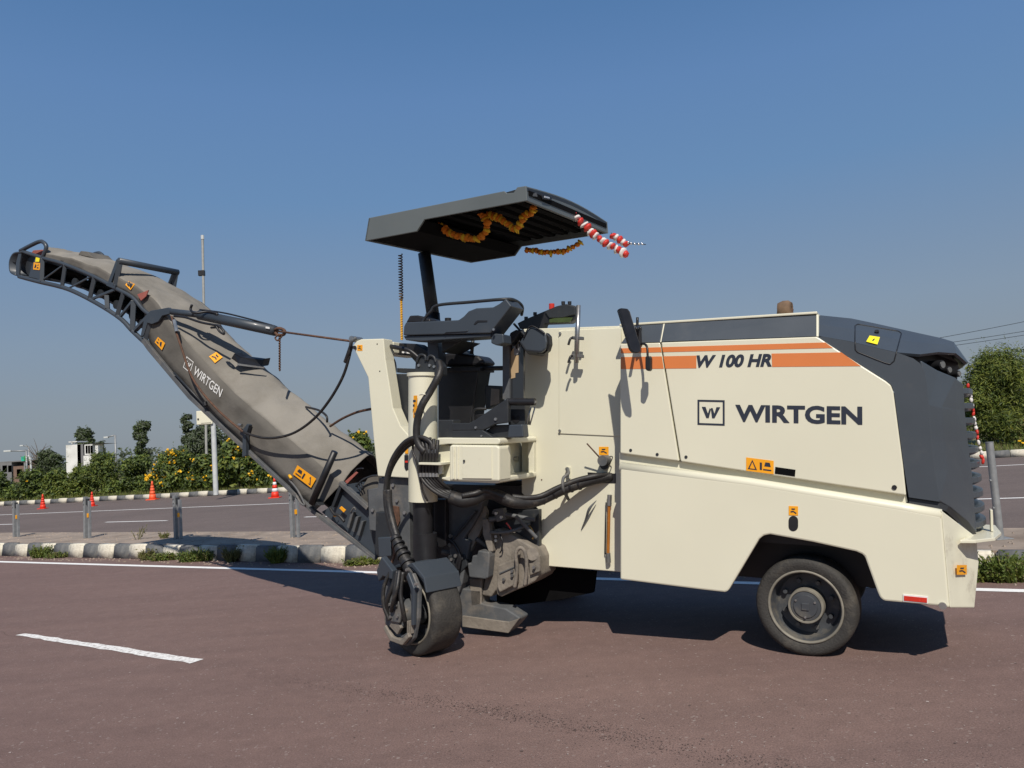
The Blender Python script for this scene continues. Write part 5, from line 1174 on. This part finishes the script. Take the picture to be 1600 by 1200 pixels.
shrub('shrub', 'loose olive shrub right below the white booth', 'shrub', 124, 728, 50, 44.5, 3500, .10, .45, wts=(2, 4, 4), group=G1)
shrub('shrub', 'broad bright green bush between booth and slender tree', 'shrub', 160, 708, 80, 44, 7500, .09, .35, wts=(3, 5, 3), lobes=14, group=G1)
shrub('shrub', 'dense green bush below the slender tree', 'shrub', 214, 710, 66, 44, 5500, .10, .4, wts=(5, 4, 1), lobes=11, group=G1)
shrub('flowering_shrub', 'tall shrub topped with yellow flowers left of the cabinet pole', 'shrub', 272, 701, 84, 41.5, 6500, .10, .5, wts=(4, 5, 2), lobes=13, flowers=260, fl_top=.7, group=G1)
shrub('flowering_shrub', 'low flowering shrub right at the foot of the cabinet pole', 'shrub', 318, 712, 64, 41, 4500, .10, .5, wts=(4, 5, 2), lobes=10, flowers=80, group=G1)
shrub('flowering_shrub', 'broad leaved flowering shrub half behind the conveyor underside', 'shrub', 372, 686, 92, 40, 7500, .13, .6, wts=(4, 5, 2), lobes=14, flowers=220, fl_top=.5, group=G1)
shrub('flowering_shrub', 'dark flowering shrub behind the striped cone', 'shrub', 428, 706, 70, 39.5, 5000, .12, .6, wts=(5, 4, 1), lobes=11, flowers=50, group=G1)
shrub('flowering_shrub', 'flowering shrub seen between conveyor cover and cream support arm', 'shrub', 556, 676, 76, 36, 6000, .11, .5, wts=(4, 5, 2), lobes=12, flowers=80, group=G1)
shrub('flowering_shrub', 'yellow flowered shrub mostly hidden by the conveyor cover', 'shrub', 500, 690, 70, 38, 4000, .11, .5, wts=(4, 5, 2), lobes=10, flowers=50, group=G1)
shrub('shrub', 'shrub right behind the cream support arm', 'shrub', 622, 690, 70, 34, 3500, .11, .5, wts=(5, 4, 1), lobes=10, group=G1)
G2 = 'trees behind the hedge'
shrub('conifer', 'dark spreading tree left of the white booth', 'tree', 80, 703, 66, 60, 6500, .14, .3, ('dark', 'haze'), (4, 3), 13, .2, trunk=.14, group=G2)
shrub('tree', 'dark round tree crown rising above the white booth roof', 'tree', 128, 669, 46, 92, 5000, .22, .4, ('haze', 'dark'), (3, 4), 11, .2, trunk=.3, group=G2, cr_lo=.35)
shrub('tree', 'small grey green tree right behind the white booth', 'tree', 156, 690, 32, 96, 3000, .22, .4, ('haze', 'dark'), (5, 3), 8, .2, trunk=.2, group=G2, cr_lo=.3)
shrub('tree', 'slender tree with a narrow loose crown against the sky', 'tree', 222, 658, 38, 66, 5000, .15, .4, ('haze', 'dark', 'mid'), (4, 3, 1), 11, .2, trunk=.15, group=G2, cr_lo=.25)
shrub('tree', 'large grey green tree mass left behind the conveyor', 'tree', 318, 664, 100, 62, 11000, .15, .4, ('haze', 'dark'), (5, 3), 16, .2, trunk=.25, group=G2, cr_lo=.1)
shrub('tree', 'narrow tree top left of the cream cabinet box', 'tree', 293, 648, 34, 64, 3500, .15, .4, ('haze', 'dark'), (4, 3), 8, .2, trunk=.15, group=G2, cr_lo=.4)
shrub('tree', 'grey green tree mostly behind the conveyor underside', 'tree', 372, 668, 80, 63, 6000, .15, .4, ('haze', 'dark'), (5, 3), 12, .2, trunk=.2, group=G2, cr_lo=.1)
shrub('bush', 'big bright green feathery bush right of the machine grille', 'bush', 1556, 549, 170, 31, 26000, .10, .2, ('dark', 'mid', 'light'), (2, 4, 8), 26, .2, slim=1.25)
shrub('bush', 'green bush at the right frame edge behind the feathery bush', 'bush', 1655, 615, 110, 32, 7000, .10, .25, ('dark', 'mid', 'light'), (3, 5, 4), 14, .2, flowers=25)
shrub('shrub', 'low yellow flowered weed patch at the right frame edge', 'shrub', 1596, 655, 46, 28.8, 2500, .08, .3, ('mid', 'light', 'dry'), (3, 3, 3), 8, .15, flowers=16)
# bare tree
b_ = AT(58, 745, 85); b_.z = 0; root = empty('bare_tree', b_); tag(root, 'small leafless tree with thin twigs left of the white booth', 'tree')
hh = AT(58, 682, 85).z
tube('trunk', [V((0, 0, 0)), V((.2, 0, hh*.4)), V((.1, 0, hh*.65))], [.14, .1, .06], BARK, root, 7)
for k in range(26):
    a = random.uniform(-1.25, 1.25); st = V((.15, 0, hh*random.uniform(.4, .66))); ln = hh*random.uniform(.18, .42); e = st+V((math.sin(a)*ln, random.uniform(-.8, .8), abs(math.cos(a))*ln*.9))
    tube('branch', [st, st.lerp(e, .5)+rnd()*.15, e], [.045, .03, .012], BARK, root, 5, 3)
# weeds along the near kerb
def weed(px, py, h, wd, n, label, kinds=('mid', 'light', 'dry'), wts=(3, 2, 2), base=None):
    b = G(px, py) if base is None else base; root = empty('weed', b); tag(root, label, 'weed', 'weeds along the near kerb'); vs, fs, mi = [], [], []
    for _ in range(n):
        a = random.uniform(0, 6.28); q = random.random()**.7; st = V((math.cos(a)*wd*q*.6, math.sin(a)*.07*q, 0)); ln = h*random.uniform(.4, 1.0)*(1-.4*q)
        tip = st+V((math.cos(a)*ln*.55+random.uniform(-.04, .04), math.sin(a)*ln*.35, ln)); sd = V((random.uniform(-1, 1), random.uniform(-1, 1), 0)).normalized()*.010
        k = len(vs); md__ = st.lerp(tip, .55)+V((0, 0, ln*.12)); vs += [st-sd*.5, st+sd*.5, md__+sd, md__-sd, tip]; fs += [(k, k+1, k+2, k+3), (k+3, k+2, k+4)]; c = random.choices(range(3), wts)[0]; mi += [c, c]
        for _k in range(3): leaf(vs, fs, mi, st.lerp(tip, random.uniform(.25, 1.05))+rnd()*.02, (rnd()+V((0, -.5, .6))).normalized(), random.uniform(.010, .026), .5, c)
    mesh_obj('blades', vs, fs, mi, [LEAFS[k] for k in kinds], root); return root
def kp(px, v=-.07):        # point just before the kerb at that image column
    lo, hi_ = -16, 14
    for _ in range(40):
        m_ = (lo+hi_)/2; q = CR.transposed() @ (K(m_, v)-CAM)
        if 800+FPX*q.x/-q.z < px: lo = m_
        else: hi_ = m_
    return K(lo, v)
for px, h, wd, n, lb, kd in ((66, .28, .32, 260, 'pale green weed tuft at the kerb far left', (4, 2, 1)), (90, .14, .35, 130, 'thin low weed right of the pale tuft', (3, 2, 3)), (232, .24, .22, 170, 'dry straw coloured weed against the shaded kerb', (0, 1, 6)), (258, .18, .4, 200, 'low green weed in the conveyor shadow', (3, 2, 2)),
    (312, .26, .55, 420, 'widest dark green weed clump in the conveyor shadow', (6, 1, 1)), (362, .30, .13, 150, 'brown dry weed between two kerb stones', (0, 0, 1)), (433, .30, .16, 260, 'upright bright green weed alone before a white kerb stone', (3, 5, 0)), (570, .14, .45, 320, 'low grass patch where the conveyor foot meets the kerb', (3, 3, 3))):
    weed(px, 0, h, wd, n, lb, wts=kd, base=kp(px))
weed(1565, 0, .30, .5, 420, 'dense dark weed clump before the kerb right of the machine', wts=(6, 3, 1), base=kp(1565, -.12)); weed(1596, 0, .26, .4, 300, 'weed clump cut by the right frame edge', wts=(5, 3, 2), base=kp(1598, -.14))
weed(215, 0, .40, .07, 9, 'thin dry stalks on the median left of the shaded post', wts=(0, 0, 1), base=G(216, 843, .235)); weed(256, 0, .16, .16, 30, 'yellowish dry weed on the median beside the shaded post', wts=(0, 1, 3), base=G(256, 841, .235))
# a far belt of trees that reads as one mass
vs, fs, mi = [], [], []
for i in range(150):
    x = -150+i*2.3+random.uniform(-1, 1); y = 135+random.uniform(-12, 25)-x*.25; hh_ = random.uniform(2.2, 5.0)+1.6*mnoise.noise(V((x*.05, 3, 0))); rr_ = random.uniform(1.8, 3.4)
    for _ in range(130):
        d = rnd(); leaf(vs, fs, mi, V((x+d.x*rr_, y+d.y*rr_, max(.1, hh_*.55+d.z*hh_*.5))), (rnd()+V((0, -.5, .4))).normalized(), random.uniform(.25, .5), .5, random.choice((0, 0, 1)))
fw = mesh_obj('far_woods', vs, fs, mi, [LEAFS['haze'], LEAFS['dark']], None); tag(fw, 'low belt of distant trees along the horizon', 'woods', None, 'stuff')
# grass on the far verge, too fine to count
vs, fs, mi = [], [], []
for _ in range(26000):
    s_ = random.uniform(-32, 36); v_ = .3+random.random()**1.4*6; p = F(s_, v_, .14+v_*.0225); h = random.uniform(.08, .32)*(.5+.5*random.random()); a = random.uniform(0, 6.28); sd = V((math.cos(a), math.sin(a), 0))*.02
    k = len(vs); vs += [p-sd, p+sd, p+V((random.uniform(-.1, .1), random.uniform(-.1, .1), h))]; fs.append((k, k+1, k+2)); mi.append(random.choices((0, 1, 2), (2, 2, 5))[0])
go = mesh_obj('verge_grass', vs, fs, mi, [LEAFS['mid'], LEAFS['light'], LEAFS['dry']], None); tag(go, 'dry grass covering the verge beyond the far kerb', 'grass', None, 'stuff')
# crumbs of stone on the median and along the edge of the road
vs, fs = [], []
for _ in range(1400):
    q = random.random(); p = K(random.uniform(-15, 9), random.uniform(.2, 1.8), .235) if q < .6 else K(random.uniform(-15, 9), random.uniform(-.35, -.02), 0)
    r_ = random.uniform(.006, .022); k = len(vs); vs += [p+V((r_, 0, 0)), p+V((-r_*.6, r_, 0)), p+V((-r_*.6, -r_, 0)), p+V((0, 0, r_))]; fs += [(k, k+1, k+3), (k+1, k+2, k+3), (k+2, k, k+3)]
cr_ = build('stone_crumbs', vs, fs, CONC, None, 0, False, False); tag(cr_, 'small stone crumbs scattered on the median and gutter', 'gravel', None, 'stuff')
# overhead wires to the right, from a pole hidden behind the machine
PD = 46
wp = AT(1380, 600, PD); wp.z = 0; root = empty('power_pole', wp); tag(root, 'power line pole hidden behind the machine', 'power pole'); zt_ = AT(1380, 520, PD).z
cyl('pole', V((0, 0, 0)), V((0, 0, zt_)), .13, GALV, root, 10)
for (x0, y0, x1, y1, lb) in ((1380, 543, 1600, 497, 'topmost overhead wire right of the machine'), (1380, 549, 1600, 512, 'middle overhead wire right of the machine'), (1380, 554, 1600, 518, 'lowest overhead wire right of the machine')):
    a, c_ = AT(x0, y0, PD), AT(x1, y1, PD-4); e = a+(c_-a)*2.2; pts = []
    for k in range(13): t = k/12; pts.append(a.lerp(e, t)+V((0, 0, -.5*4*t*(1-t)*0.4)))
    o = tube('power_line', [p-a for p in pts], .014, BLACK, None, 5, 0); o.location = a; tag(o, lb, 'power line', 'overhead wires on the right')
